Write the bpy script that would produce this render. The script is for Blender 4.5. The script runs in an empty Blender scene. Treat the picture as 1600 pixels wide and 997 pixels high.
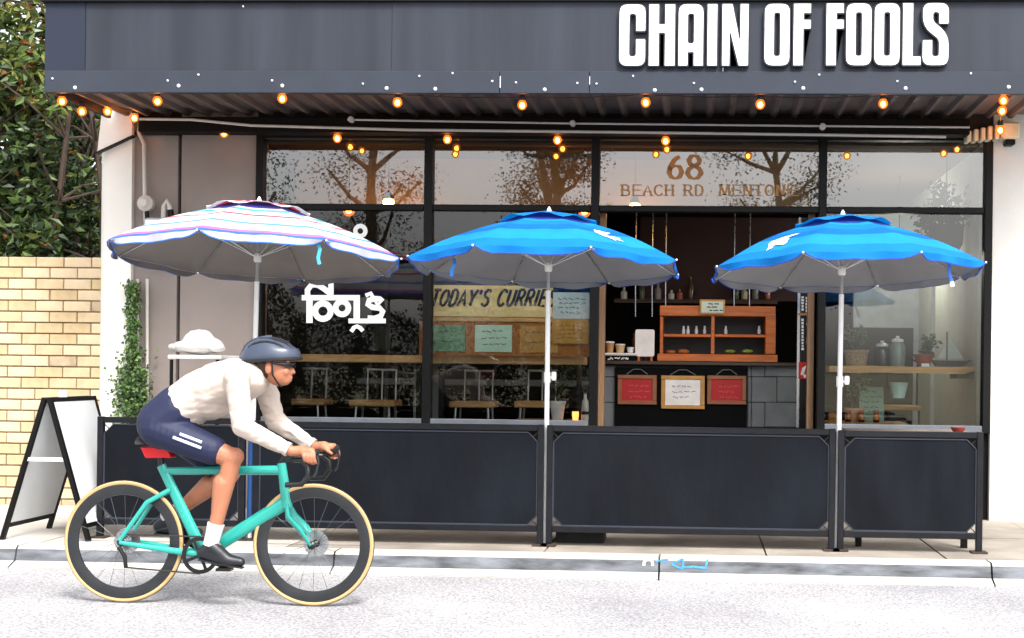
import bpy, bmesh, math, random
from mathutils import Vector, Matrix, Quaternion, noise as mnoise
random.seed(7)
PI = math.pi
S = bpy.context.scene
COL = S.collection

# ------------------------------------------------------------------ camera
F_PX = 2080.0                      # focal length in photo pixels (1600 wide)
PPX, PPY = 995.0, 577.0            # principal point of the cropped photograph
CAM = Vector((0.0, -10.7, 1.3))
YAW, ROLL = math.atan(0.046), 0.0115
FWD = Vector((-math.sin(YAW), math.cos(YAW), 0))
R0 = Vector((math.cos(YAW), math.sin(YAW), 0)); U0 = Vector((0, 0, 1))
RGT = R0 * math.cos(ROLL) + U0 * math.sin(ROLL)
UPV = U0 * math.cos(ROLL) - R0 * math.sin(ROLL)
cd = bpy.data.cameras.new('camera'); cam = bpy.data.objects.new('camera', cd); COL.objects.link(cam)
cd.sensor_width = 36; cd.lens = 36 * F_PX / 1600
cd.shift_x = (800 - PPX) / 1600; cd.shift_y = (PPY - 498.5) / 1600
cd.clip_start = 0.1; cd.clip_end = 3000
mw = Matrix.Identity(4)
for i in range(3):
    mw[i][0] = RGT[i]; mw[i][1] = UPV[i]; mw[i][2] = -FWD[i]; mw[i][3] = CAM[i]
cam.matrix_world = mw
S.camera = cam

def P(px, py, Y):
    d = FWD + RGT * ((px - PPX) / F_PX) + UPV * ((PPY - py) / F_PX)
    return CAM + d * ((Y - CAM.y) / d.y)

# ------------------------------------------------------------------ world, sun, exposure
SUN_EL, SUN_AZ = 52, 28            # soft high sun behind the photographer, a little to the right
W = bpy.data.worlds.new('World'); S.world = W; W.use_nodes = True
nt = W.node_tree; nt.nodes.clear()
sky = nt.nodes.new('ShaderNodeTexSky'); sky.sky_type = 'NISHITA'; sky.sun_disc = False
sky.sun_elevation = math.radians(SUN_EL); sky.sun_rotation = math.radians(180 - SUN_AZ)
sky.air_density = 1.0; sky.dust_density = 4.0; sky.ozone_density = 1.0
hs = nt.nodes.new('ShaderNodeHueSaturation'); hs.inputs['Saturation'].default_value = 0.22
bg = nt.nodes.new('ShaderNodeBackground'); bg.inputs['Strength'].default_value = 0.15
wo = nt.nodes.new('ShaderNodeOutputWorld')
nt.links.new(sky.outputs[0], hs.inputs['Color']); nt.links.new(hs.outputs[0], bg.inputs[0]); nt.links.new(bg.outputs[0], wo.inputs[0])
sd = bpy.data.lights.new('sun', 'SUN'); sd.energy = 1.5; sd.angle = math.radians(14); sd.color = (1, .965, .91)
so = bpy.data.objects.new('sun', sd); COL.objects.link(so)
el, az = math.radians(SUN_EL), math.radians(SUN_AZ)
sdir = Vector((math.sin(az) * math.cos(el), -math.cos(az) * math.cos(el), math.sin(el)))
so.rotation_euler = sdir.to_track_quat('Z', 'Y').to_euler()
S.view_settings.view_transform = 'Standard'; S.view_settings.look = 'None'
S.view_settings.gamma = 1; S.view_settings.exposure = 1.45
S.view_settings.use_curve_mapping = False
S.cycles.use_denoising = True
S.cycles.max_bounces = 8; S.cycles.transparent_max_bounces = 12
S.cycles.sample_clamp_indirect = 6

# ------------------------------------------------------------------ materials
def lin(h):
    h = h.lstrip('#'); o = []
    for i in (0, 2, 4):
        c = int(h[i:i+2], 16) / 255
        o.append(c / 12.92 if c <= .04045 else ((c + .055) / 1.055) ** 2.4)
    return tuple(o)
MATS = {}
def mat(name, col, rough=.6, metal=0, var=.12, scale=8, bump=0, bscale=60, spec=.5, coat=0, stretch=None, trans=0):
    if name in MATS: return MATS[name]
    if isinstance(col, str): col = lin(col)
    m = bpy.data.materials.new(name); m.use_nodes = True
    n = m.node_tree.nodes; l = m.node_tree.links; b = n['Principled BSDF']
    b.inputs['Roughness'].default_value = rough; b.inputs['Metallic'].default_value = metal
    b.inputs['Specular IOR Level'].default_value = spec
    if coat: b.inputs['Coat Weight'].default_value = coat; b.inputs['Coat Roughness'].default_value = .12
    tc = n.new('ShaderNodeTexCoord'); mp = n.new('ShaderNodeMapping'); l.new(tc.outputs['Object'], mp.inputs[0])
    if stretch: mp.inputs['Scale'].default_value = stretch
    nz = n.new('ShaderNodeTexNoise'); nz.inputs['Scale'].default_value = scale; nz.inputs['Detail'].default_value = 6
    l.new(mp.outputs[0], nz.inputs['Vector'])
    r = n.new('ShaderNodeValToRGB'); l.new(nz.outputs['Fac'], r.inputs[0])
    r.color_ramp.elements[0].position = .3; r.color_ramp.elements[1].position = .7
    r.color_ramp.elements[0].color = tuple(c * (1 - var) for c in col) + (1,)
    r.color_ramp.elements[1].color = tuple(min(1, c * (1 + var)) for c in col) + (1,)
    l.new(r.outputs[0], b.inputs['Base Color'])
    rr = n.new('ShaderNodeMapRange'); rr.inputs['To Min'].default_value = max(0, rough - .1); rr.inputs['To Max'].default_value = min(1, rough + .1)
    l.new(nz.outputs['Fac'], rr.inputs[0]); l.new(rr.outputs[0], b.inputs['Roughness'])
    if bump:
        nb = n.new('ShaderNodeTexNoise'); nb.inputs['Scale'].default_value = bscale; nb.inputs['Detail'].default_value = 4
        l.new(mp.outputs[0], nb.inputs['Vector'])
        bn = n.new('ShaderNodeBump'); bn.inputs['Strength'].default_value = bump; bn.inputs['Distance'].default_value = .01
        l.new(nb.outputs['Fac'], bn.inputs['Height']); l.new(bn.outputs[0], b.inputs['Normal'])
    if trans:
        tr = n.new('ShaderNodeBsdfTranslucent'); l.new(r.outputs[0], tr.inputs[0])
        mx = n.new('ShaderNodeMixShader'); mx.inputs[0].default_value = trans
        l.new(b.outputs[0], mx.inputs[1]); l.new(tr.outputs[0], mx.inputs[2])
        l.new(mx.outputs[0], n['Material Output'].inputs[0])
    MATS[name] = m
    return m
def emit(name, col, strength):
    m = bpy.data.materials.new(name); m.use_nodes = True
    b = m.node_tree.nodes['Principled BSDF']
    b.inputs['Base Color'].default_value = tuple(col) + (1,); b.inputs['Emission Color'].default_value = tuple(col) + (1,)
    b.inputs['Emission Strength'].default_value = strength
    MATS[name] = m; return m
def glassmat(k_refl, name, rough=0.0):
    m = bpy.data.materials.new(name); m.use_nodes = True
    n = m.node_tree.nodes; l = m.node_tree.links; n.clear()
    out = n.new('ShaderNodeOutputMaterial'); mx = n.new('ShaderNodeMixShader')
    tr = n.new('ShaderNodeBsdfTransparent'); tr.inputs[0].default_value = (.84, .87, .85, 1)
    gl = n.new('ShaderNodeBsdfGlossy'); gl.inputs['Roughness'].default_value = rough; gl.inputs[0].default_value = (1, 1, 1, 1)
    fr = n.new('ShaderNodeFresnel'); fr.inputs[0].default_value = 1.52
    mu = n.new('ShaderNodeMath'); mu.operation = 'MULTIPLY'; mu.inputs[1].default_value = k_refl; mu.use_clamp = True
    tc = n.new('ShaderNodeTexCoord'); nz = n.new('ShaderNodeTexNoise'); nz.inputs['Scale'].default_value = 1.6
    bn = n.new('ShaderNodeBump'); bn.inputs['Strength'].default_value = .05; bn.inputs['Distance'].default_value = .01
    l.new(tc.outputs['Object'], nz.inputs['Vector']); l.new(nz.outputs['Fac'], bn.inputs['Height']); l.new(bn.outputs[0], gl.inputs['Normal'])
    l.new(fr.outputs[0], mu.inputs[0]); l.new(mu.outputs[0], mx.inputs[0])
    l.new(tr.outputs[0], mx.inputs[1]); l.new(gl.outputs[0], mx.inputs[2]); l.new(mx.outputs[0], out.inputs[0])
    c = bpy.data.materials.new('glass_inner_face'); c.use_nodes = True; c.node_tree.nodes.clear()
    o2 = c.node_tree.nodes.new('ShaderNodeOutputMaterial'); t2 = c.node_tree.nodes.new('ShaderNodeBsdfTransparent')
    c.node_tree.links.new(t2.outputs[0], o2.inputs[0])
    return m, c
GLASS, GLASS2 = glassmat(1.35, 'window_glass', .006)
GLASS_FILM, _ = glassmat(3.6, 'window_glass_with_solar_film', .010); GLASS_R, _ = glassmat(1.7, 'window_glass_dusty')

# ------------------------------------------------------------------ mesh helpers
class MB:
    def __init__(s): s.v = []; s.f = []; s.m = []; s.cur = 0
    def add(s, vs, fs):
        o = len(s.v); s.v += [Vector(v) for v in vs]
        for f in fs: s.f.append([i + o for i in f]); s.m.append(s.cur)
        return s
    def box(s, a, b):
        x0, x1 = sorted((a[0], b[0])); y0, y1 = sorted((a[1], b[1])); z0, z1 = sorted((a[2], b[2]))
        return s.add([(x0,y0,z0),(x1,y0,z0),(x1,y1,z0),(x0,y1,z0),(x0,y0,z1),(x1,y0,z1),(x1,y1,z1),(x0,y1,z1)],
                     [(0,3,2,1),(4,5,6,7),(0,1,5,4),(1,2,6,5),(2,3,7,6),(3,0,4,7)])
    def pbox(s, x0, y0, x1, y1, Y0, Y1):           # photo rectangle on the plane Y0, extruded back to Y1
        xm, ym = (x0 + x1) / 2, (y0 + y1) / 2
        return s.box((P(x0, ym, Y0).x, Y0, P(xm, y1, Y0).z), (P(x1, ym, Y0).x, Y1, P(xm, y0, Y0).z))
    def tube(s, pts, r, n=8, caps=True, closed=False, flat=1.0, up=None):
        pts = [Vector(p) for p in pts]; k = len(pts)
        rs = r if isinstance(r, (list, tuple)) else [r] * k
        o = len(s.v); prev = None
        for i, p in enumerate(pts):
            if closed: t = pts[(i + 1) % k] - pts[i - 1]
            else: t = pts[min(i + 1, k - 1)] - pts[max(i - 1, 0)]
            t = t.normalized() if t.length > 1e-9 else Vector((0, 0, 1))
            if prev is None:
                ref = Vector(up) if up else (Vector((0, 0, 1)) if abs(t.z) < .9 else Vector((1, 0, 0)))
                a = (ref - t * ref.dot(t)).normalized()
            else:
                a = prev - t * prev.dot(t)
                a = a.normalized() if a.length > 1e-6 else t.orthogonal().normalized()
            prev = a; b = t.cross(a)
            for j in range(n):
                an = 2 * PI * j / n
                s.v.append(p + a * (math.cos(an) * rs[i]) + b * (math.sin(an) * rs[i] * flat))
        for i in range(k if closed else k - 1):
            for j in range(n):
                a0 = o + i * n + j; a1 = o + i * n + (j + 1) % n
                b0 = o + ((i + 1) % k) * n + j; b1 = o + ((i + 1) % k) * n + (j + 1) % n
                s.f.append([a0, a1, b1, b0]); s.m.append(s.cur)
        if caps and not closed:
            s.f.append([o + j for j in range(n)][::-1]); s.m.append(s.cur)
            s.f.append([o + (k - 1) * n + j for j in range(n)]); s.m.append(s.cur)
        return s
    def lathe(s, c, prof, n=20, axis='z', caps=True):
        c = Vector(c); o = len(s.v)
        for (r, h) in prof:
            for j in range(n):
                a = 2 * PI * j / n; x, y = r * math.cos(a), r * math.sin(a)
                s.v.append(c + (Vector((x, y, h)) if axis == 'z' else Vector((x, -h, y)) if axis == 'y' else Vector((h, x, y))))
        for i in range(len(prof) - 1):
            for j in range(n):
                s.f.append([o + i*n + j, o + i*n + (j+1) % n, o + (i+1)*n + (j+1) % n, o + (i+1)*n + j]); s.m.append(s.cur)
        if caps:
            s.f.append([o + j for j in range(n)][::-1]); s.m.append(s.cur)
            s.f.append([o + (len(prof)-1)*n + j for j in range(n)]); s.m.append(s.cur)
        return s
    def sphere(s, c, r, n=10, m=7):
        c = Vector(c); r = Vector(r) if not isinstance(r, (int, float)) else Vector((r, r, r)); o = len(s.v)
        s.v.append(c + Vector((0, 0, r.z)))
        for i in range(1, m):
            t = PI * i / m
            for j in range(n):
                a = 2 * PI * j / n
                s.v.append(c + Vector((r.x*math.sin(t)*math.cos(a), r.y*math.sin(t)*math.sin(a), r.z*math.cos(t))))
        s.v.append(c - Vector((0, 0, r.z))); e = len(s.v) - 1
        for j in range(n):
            s.f.append([o, o+1+j, o+1+(j+1) % n]); s.m.append(s.cur)
            s.f.append([e, o+1+(m-2)*n+(j+1) % n, o+1+(m-2)*n+j]); s.m.append(s.cur)
        for i in range(m - 2):
            for j in range(n):
                s.f.append([o+1+i*n+j, o+1+(i+1)*n+j, o+1+(i+1)*n+(j+1) % n, o+1+i*n+(j+1) % n]); s.m.append(s.cur)
        return s
    def limb(s, a, b, ra, rb, n=12, step=None):    # chain of balls, meant for voxel union
        a, b = Vector(a), Vector(b); L = (b - a).length
        k = max(2, int(L / (min(ra, rb) * .45)) + 1)
        for i in range(k + 1):
            t = i / k; s.sphere(a.lerp(b, t), ra + (rb - ra) * t, n, 8)
        return s
    def prism(s, poly, y0, y1):                    # poly = [(x,z)...] extruded along Y
        k = len(poly); vs = [(x, y0, z) for x, z in poly] + [(x, y1, z) for x, z in poly]
        fs = [list(range(k)), list(range(k, 2*k))[::-1]] + [[i, i + k, (i+1) % k + k, (i+1) % k] for i in range(k)]
        return s.add(vs, fs)
    def ribbon(s, pts, w, Y, closed=False, taper=None, dy=0):   # flat painted stroke, photo coordinates on plane Y, about 1 mm thick
        k = len(pts); L = []; R = []
        for i in range(k):
            p = pts[i]; a = pts[i-1] if (i or closed) else p; b = pts[(i+1) % k] if (i < k-1 or closed) else p
            dx, dz = b[0]-a[0], b[1]-a[1]; q = math.hypot(dx, dz) or 1
            ww = (w[i] if isinstance(w, (list, tuple)) else w) / 2
            L.append(P(p[0] - dz/q*ww, p[1] + dx/q*ww, Y)); R.append(P(p[0] + dz/q*ww, p[1] - dx/q*ww, Y))
        for q in L + R: q.y += dy
        o = len(s.v); s.v += L + R
        for i in range(k if closed else k-1):
            j = (i+1) % k; s.f.append([o+i, o+j, o+k+j, o+k+i]); s.m.append(s.cur)
        return s

def wloc(o):
    p = Vector((0, 0, 0))
    while o is not None: p = p + Vector(o.location); o = o.parent
    return p
def obj(name, mb, mats, parent=None, smooth=False, bevel=0, local=False, ang=40, recalc=True):
    me = bpy.data.meshes.new(name)
    vs = [Vector(v) for v in mb.v]
    org = Vector((0, 0, 0))
    if parent is None and not local:
        xs = [v.x for v in vs]; ys = [v.y for v in vs]; zs = [v.z for v in vs]
        org = Vector(((min(xs)+max(xs))/2, (min(ys)+max(ys))/2, min(zs)))
        vs = [v - org for v in vs]
    elif parent is not None and not local:
        q = wloc(parent); vs = [v - q for v in vs]
    me.from_pydata([tuple(v) for v in vs], [], mb.f)
    if not isinstance(mats, (list, tuple)): mats = [mats]
    for m in mats: me.materials.append(m)
    if len(mats) > 1: me.polygons.foreach_set('material_index', mb.m)
    if recalc or bevel:
        bm = bmesh.new(); bm.from_mesh(me)
        if recalc: bmesh.ops.recalc_face_normals(bm, faces=bm.faces)
        if bevel: bmesh.ops.bevel(bm, geom=bm.edges[:], offset=bevel, segments=1, affect='EDGES', clamp_overlap=True)
        bm.to_mesh(me); bm.free()
    if smooth:
        me.polygons.foreach_set('use_smooth', [True] * len(me.polygons))
        me.set_sharp_from_angle(angle=math.radians(ang))
    me.update()
    o = bpy.data.objects.new(name, me); COL.objects.link(o); o.location = org
    if parent is not None: o.parent = parent
    return o
def link_copy(o, parent, loc=None):
    c = o.copy(); COL.objects.link(c); c.parent = parent
    if loc is not None: c.location = loc
    return c
def thing(name, loc, label, cat, group=None):
    o = bpy.data.objects.new(name, None); COL.objects.link(o); o.location = loc; o.empty_display_size = .1
    o['label'] = label; o['category'] = cat
    if group: o['group'] = group
    return o
def tag(o, label, cat, group=None):
    o['label'] = label; o['category'] = cat
    if group: o['group'] = group
    return o
def struct(o): o['kind'] = 'structure'; return o
def remesh(mb, voxel, smooth_it=6, factor=.5):
    me = bpy.data.meshes.new('tmp'); me.from_pydata([tuple(v) for v in mb.v], [], mb.f)
    o = bpy.data.objects.new('tmp', me); COL.objects.link(o)
    m = o.modifiers.new('r', 'REMESH'); m.mode = 'VOXEL'; m.voxel_size = voxel
    if smooth_it: q = o.modifiers.new('s', 'SMOOTH'); q.iterations = smooth_it; q.factor = factor
    dg = bpy.context.evaluated_depsgraph_get(); ev = o.evaluated_get(dg)
    m2 = bpy.data.meshes.new_from_object(ev)
    out = MB(); out.v = [v.co.copy() for v in m2.vertices]; out.f = [list(p.vertices) for p in m2.polygons]; out.m = [0] * len(out.f)
    bpy.data.objects.remove(o); bpy.data.meshes.remove(me); bpy.data.meshes.remove(m2)
    return out
def arc(cx, cy, r, a0, a1, n=12, ry=None):
    ry = r if ry is None else ry
    return [(cx + r*math.cos(math.radians(a0+(a1-a0)*i/n)), cy - ry*math.sin(math.radians(a0+(a1-a0)*i/n))) for i in range(n+1)]
def leaf(mb, c, d, size, wid=.5, up=None):
    d = d.normalized(); u = up or Vector((random.uniform(-1,1), random.uniform(-1,1), random.uniform(-1,1)))
    sx = d.cross(u)
    if sx.length < 1e-3: sx = d.orthogonal()
    sx.normalize(); nn = sx.cross(d) * (.12 * size)
    w = sx * (size * wid * .5)
    mb.add([c, c + d*size*.45 + w + nn, c + d*size, c + d*size*.45 - w + nn, c + d*size*.5 - nn*.3], [(0,1,4),(1,2,4),(2,3,4),(3,0,4)])
def rdir(): 
    while True:
        v = Vector((random.uniform(-1,1), random.uniform(-1,1), random.uniform(-1,1)))
        if .05 < v.length < 1: return v.normalized()

# ------------------------------------------------------------------ key planes (metres)
ZP = .13                      # footpath height above the road
ZIN = .33                     # cafe floor
YA, YFE, YK, YB = -1.25, -1.95, -2.4, -3.6     # awning edge, barriers, kerb, bicycle
def X(px, Y=0, py=500): return P(px, py, Y).x
def Z(py, Y=0, px=900): return P(px, py, Y).z

# materials used widely
m_black = mat('black_frame_paint', '#080809', .5, spec=.2, var=.2)
m_navy = mat('charcoal_canvas', '#0d1118', .62, spec=.14, var=.5, scale=2.6, bump=.35, bscale=14, stretch=(1,1,.5))
m_steel = mat('black_powder_steel', '#0e1016', .4, spec=.3, var=.3, scale=14, bump=.1, bscale=120)
m_fascia = mat('slate_fascia_paint', '#2d313a', .6, spec=.25, var=.24, scale=2.6, bump=.06, bscale=30, stretch=(2,1,.16))
m_white = mat('white_paint', '#e6e6e4', .5, var=.03)
m_render = mat('white_render', '#dcdad4', .85, var=.05, scale=2, bump=.25, bscale=160)
m_taupe = mat('taupe_render', '#857b76', .85, var=.07, scale=2.5, bump=.2, bscale=150)
m_conc = mat('pale_concrete', '#b3aea6', .9, var=.14, scale=3.5, bump=.3, bscale=120)
m_kerb = mat('weathered_kerb_face', '#5d6065', .9, var=.65, scale=7, bump=.4, bscale=80, stretch=(.6,1,2.5))
m_wood = mat('pale_pine', '#c79c62', .55, var=.22, scale=5, bump=.08, bscale=30, stretch=(1,9,9))
m_cedar = mat('orange_cedar', '#c2651f', .45, var=.25, scale=5, bump=.05, stretch=(1,9,9))
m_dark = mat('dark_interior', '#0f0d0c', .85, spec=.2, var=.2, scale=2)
m_pvc = mat('white_conduit', '#bcb8b0', .45, var=.06)
m_chrome = mat('brushed_steel', '#c0c2c4', .28, metal=1, var=.05)
m_pole = mat('white_pole', '#e9eaec', .3, var=.03)

# ------------------------------------------------------------------ ground
def asphalt():
    m = bpy.data.materials.new('asphalt'); m.use_nodes = True
    n = m.node_tree.nodes; l = m.node_tree.links; b = n['Principled BSDF']; b.inputs['Roughness'].default_value = .9
    tc = n.new('ShaderNodeTexCoord')
    v = n.new('ShaderNodeTexVoronoi'); v.inputs['Scale'].default_value = 95
    z = n.new('ShaderNodeTexNoise'); z.inputs['Scale'].default_value = 55; z.inputs['Detail'].default_value = 5; z.inputs['Roughness'].default_value = .7
    big = n.new('ShaderNodeTexNoise'); big.inputs['Scale'].default_value = .9; big.inputs['Detail'].default_value = 4
    for q in (v, z, big): l.new(tc.outputs['Object'], q.inputs['Vector'])
    r1 = n.new('ShaderNodeValToRGB'); l.new(z.outputs['Fac'], r1.inputs[0])
    e = r1.color_ramp.elements; e[0].position = .36; e[0].color = (.2, .202, .21, 1); e[1].position = .58; e[1].color = (.43, .425, .43, 1)
    r2 = n.new('ShaderNodeValToRGB'); l.new(v.outputs['Color'], r2.inputs[0])
    e = r2.color_ramp.elements; e[0].position = .15; e[0].color = (.62, .62, .65, 1); e[1].position = .6; e[1].color = (1.1, 1.09, 1.08, 1)
    r3 = n.new('ShaderNodeValToRGB'); l.new(big.outputs['Fac'], r3.inputs[0])
    e = r3.color_ramp.elements; e[0].position = .3; e[0].color = (.74, .74, .77, 1); e[1].position = .65; e[1].color = (1.1, 1.09, 1.08, 1)
    m1 = n.new('ShaderNodeMixRGB'); m1.blend_type = 'MULTIPLY'; m1.inputs[0].default_value = 1
    m2 = n.new('ShaderNodeMixRGB'); m2.blend_type = 'MULTIPLY'; m2.inputs[0].default_value = 1
    l.new(r1.outputs[0], m1.inputs[1]); l.new(r2.outputs[0], m1.inputs[2]); l.new(m1.outputs[0], m2.inputs[1]); l.new(r3.outputs[0], m2.inputs[2])
    l.new(m2.outputs[0], b.inputs['Base Color'])
    bn = n.new('ShaderNodeBump'); bn.inputs['Strength'].default_value = .6; bn.inputs['Distance'].default_value = .006
    l.new(z.outputs['Fac'], bn.inputs['Height']); l.new(bn.outputs[0], b.inputs['Normal'])
    return m
m_asph = asphalt()
g = MB(); g.add([(-900,-900,-.03),(900,-900,-.03),(900,900,-.03),(-900,900,-.03)], [(0,1,2,3)])
struct(obj('ground', g, mat('dry_verge', '#7a7357', .95, var=.3, scale=.3)))
g = MB(); g.add([(-200,-17,0),(200,-17,0),(200,YK-.1,0),(-200,YK-.1,0)], [(0,1,2,3)])
struct(obj('road', g, m_asph))
# kerb: segments with open joints, weathered face and a pale channel lip
kroot = bpy.data.objects.new('kerb', None); COL.objects.link(kroot); kroot.location = (0, YK, 0); struct(kroot)
XJ = X(1030, YK, 880); KL = 2.05
for i in range(-5, 4):
    a, b = XJ + i*KL + .006, XJ + (i+1)*KL - .006
    k = MB()
    prof = [(YK+.16, -.02), (YK-.02, -.02), (YK-.02, .04), (YK+.0, ZP-.02), (YK+.018, ZP-.002), (YK+.16, ZP-.002)]
    vs = [(a, y, z) for y, z in prof] + [(b, y, z) for y, z in prof]; n = len(prof)
    k.add(vs, [list(range(n))[::-1], list(range(n, 2*n))])
    for j in range(n):
        k.cur = 1 if j in (3, 4, 5) else 0
        k.add([vs[j], vs[(j+1) % n], vs[(j+1) % n + n], vs[j+n]], [(0,1,2,3)])
    kb = obj('kerb_stone', k, [m_kerb, m_conc], kroot)
    k = MB(); k.box((a, YK-.1, -.02), (b, YK-.022, .006)); k.add([(a,YK-.1,.008),(b,YK-.1,.008),(b,YK-.021,.038),(a,YK-.021,.038)], [(0,1,2,3)])
    obj('channel_lip', k, mat('pale_channel', '#b3b0aa', .9, var=.15, scale=6, bump=.3), kroot, recalc=False)
# footpath bays
froot = bpy.data.objects.new('footpath', None); COL.objects.link(froot); froot.location = (0, -1, 0); struct(froot)
xs = [X(-420, -1.2), X(-150, -1.2), X(178, -1.2), X(520, -1.2), X(880, -1.2), X(1190, -1.2), X(1440, -1.2), X(1640, -1.2), X(1900, -1.2)]
m_shade = mat('shaded_stained_footpath', '#8c847a', .92, var=.3, scale=2.5, bump=.35, bscale=100)  # awning shade and dirt stains both put into this darker colour
for i in range(len(xs)-1):
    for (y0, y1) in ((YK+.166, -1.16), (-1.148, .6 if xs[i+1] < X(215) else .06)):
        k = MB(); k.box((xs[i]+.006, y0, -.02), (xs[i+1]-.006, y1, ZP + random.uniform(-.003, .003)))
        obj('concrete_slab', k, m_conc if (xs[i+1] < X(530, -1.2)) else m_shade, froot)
k = MB(); k.box((X(-430), YK+.17, -.02), (X(1910), .6, ZP-.02)); obj('slab_bed', k, mat('joint_dirt', '#3a352d', .95), froot)
# chalk marks on the kerb face
def on_face(mb, off=.002):
    for i, v in enumerate(mb.v): v.y = YK - .02 + .02*min(1, max(0, (v.z-.04)/(ZP-.06))) - off
    return mb
ck = thing('chalk_mark', P(1070, 884, YK), 'sky blue chalk arrow drawn on the kerb face below the middle barrier', 'chalk mark')
m_ch = mat('blue_chalk', '#3a86cc', .95, var=.3, scale=60)
for j, (pts, w) in enumerate((([(1024,878),(1034,875),(1043,874),(1042,881)], 2.6), ([(1106,874),(1104,880),(1102,888)], 3.2), ([(1102,887),(1085,885),(1066,886)], 3.2), ([(1050,881),(1058,877),(1067,873)], 3), ([(1067,873),(1068,880),(1066,888)], 3), ([(1050,881),(1058,885),(1066,888)], 3))):
    obj('chalk_stroke', on_face(MB().ribbon(pts, w, YK), .002+.0004*j), m_ch, ck, recalc=False)
tag(obj('chalk_mark', on_face(MB().ribbon(arc(1013, 881, 7, 200, -20, 8), 4, YK)), mat('white_chalk', '#e8e8e6', .95), recalc=False),
    'small white chalk arch on the kerb face beside the blue arrow', 'chalk mark')

# ------------------------------------------------------------------ shop building
zb_h, zt_h = Z(214), Z(205)
shop = thing('cafe_building', (X(900), 0, ZP), 'cafe building with black framed windows, taupe wall and white end piers under the awning', 'building')
XL, XR = X(208, 0), X(1547, 0)
ZTOP = 3.62
# masonry
k = MB(); k.box((X(208), 0, 0), (X(275.5), .25, Z(212, 0, 240))); obj('wall_panel', k, m_taupe, shop)
k = MB(); k.box((X(281), 0, 0), (X(401), .25, ZTOP)); obj('wall_panel', k, m_taupe, shop)
k = MB(); k.box((X(208), .06, 0), (X(300), .24, ZTOP)); obj('wall_backing', k, m_black, shop)
k = MB(); k.box((X(208)-.01, -.04, Z(212,0,240)), (X(276), .05, Z(207,0,240))); obj('wall_flashing', k, mat('dark_green_flashing', '#1c2622', .5), shop)
k = MB()                                               # white pier with a rounded outer corner
x0, x1 = X(152), X(208)-.002
poly = [(x1, -.05)] + [(x0 + .13 - .13*math.sin(math.radians(t)), -.05 + .13 - .13*math.cos(math.radians(t))) for t in range(0, 91, 10)] + [(x0, 1.6), (x1, 1.6)]
n = len(poly); k.add([(x, y, 0) for x, y in poly] + [(x, y, ZTOP-.2) for x, y in poly], [list(range(n))] + [list(range(n, 2*n))] + [[i, (i+1) % n, (i+1) % n + n, i+n] for i in range(n)])
obj('end_pier', k, m_render, shop, smooth=True)
k = MB(); a = P(152, 238, -.1); b = P(206, 211, -.1)   # gable board with sloping lower edge above the pier
k.prism([(a.x, a.z), (b.x, b.z), (b.x, b.z+.36), (a.x+.05, b.z+.36)], -.1, -.055); obj('gable_board', k, m_render, shop)
k = MB(); k.prism([(a.x-.01, a.z-.012), (b.x+.01, b.z-.012), (b.x+.01, b.z), (a.x-.01, a.z)], -.11, -.056); obj('gable_trim', k, m_black, shop)
k = MB(); k.box((X(1548), -.03, 0), (X(1900), .3, ZTOP)); obj('end_pier', k, m_render, shop)
k = MB(); k.box((X(401), -.02, Z(206)), (X(1548)-.002, .2, ZTOP)); obj('lintel', k, mat('brown_lintel', '#140c08', .6), shop)
k = MB(); k.box((X(401), .02, 0), (X(1547), .2, Z(668))); obj('plinth', k, m_dark, shop)
# frames
def vbar(x0, x1, y0, y1, d0=-.05, d1=.06): 
    k = MB(); k.box((X(x0, 0), d0, y1), (X(x1, 0), d1, y0)); return obj('mullion', k, m_black, shop, bevel=.004)
zh = Z(206)
for (a, b) in ((400,411), (662,675), (922,935), (1277,1289), (1535,1547)):
    vbar(a, b, zh, Z(668))
VX = [(411,662), (675,922), (935,1277), (1289,1535)]
ZTR = Z(331), Z(321.5)
for (a, b) in VX:
    k = MB(); k.box((X(a)+.001, -.045, ZTR[0]), (X(b)-.001, .055, ZTR[1])); obj('transom_bar', k, m_black, shop, bevel=.004)
    k = MB(); k.box((X(a)+.001, -.045, Z(219)), (X(b)-.001, .055, zh)); obj('head_bar', k, m_black, shop, bevel=.004)
    if a != 935:
        k = MB(); k.box((X(a)+.001, -.045, Z(668)), (X(b)-.001, .055, Z(657))); obj('sill_bar', k, mat('grey_sill', '#5b6068', .5), shop, bevel=.004)
PANES = {}
def pane(key, x0, x1, z0, z1):
    k = MB(); k.box((x0, .0, z0), (x1, .008, z1))
    k.m = [0 if (i == 2) else 1 for i in range(6)]
    o = obj('pane', k, [GLASS_FILM if key[0] == 'top' else GLASS_R if key == ('low', 3) else GLASS, GLASS2], shop, recalc=False); PANES[key] = o
for i, (a, b) in enumerate(VX):
    pane(('top', i), X(a)+.001, X(b)-.001, ZTR[1], Z(219))
    if a != 935: pane(('low', i), X(a)+.001, X(b)-.001, Z(657), ZTR[0])
for (a, b) in ((936,945), (1262,1272)):
    k = MB(); k.box((X(a, .07), .07, ZIN), (X(b, .07), .16, ZTR[0])); obj('door_jamb', k, mat('brown_jamb', '#7a5c40', .6, var=.2, stretch=(9,9,1)), shop)
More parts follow.
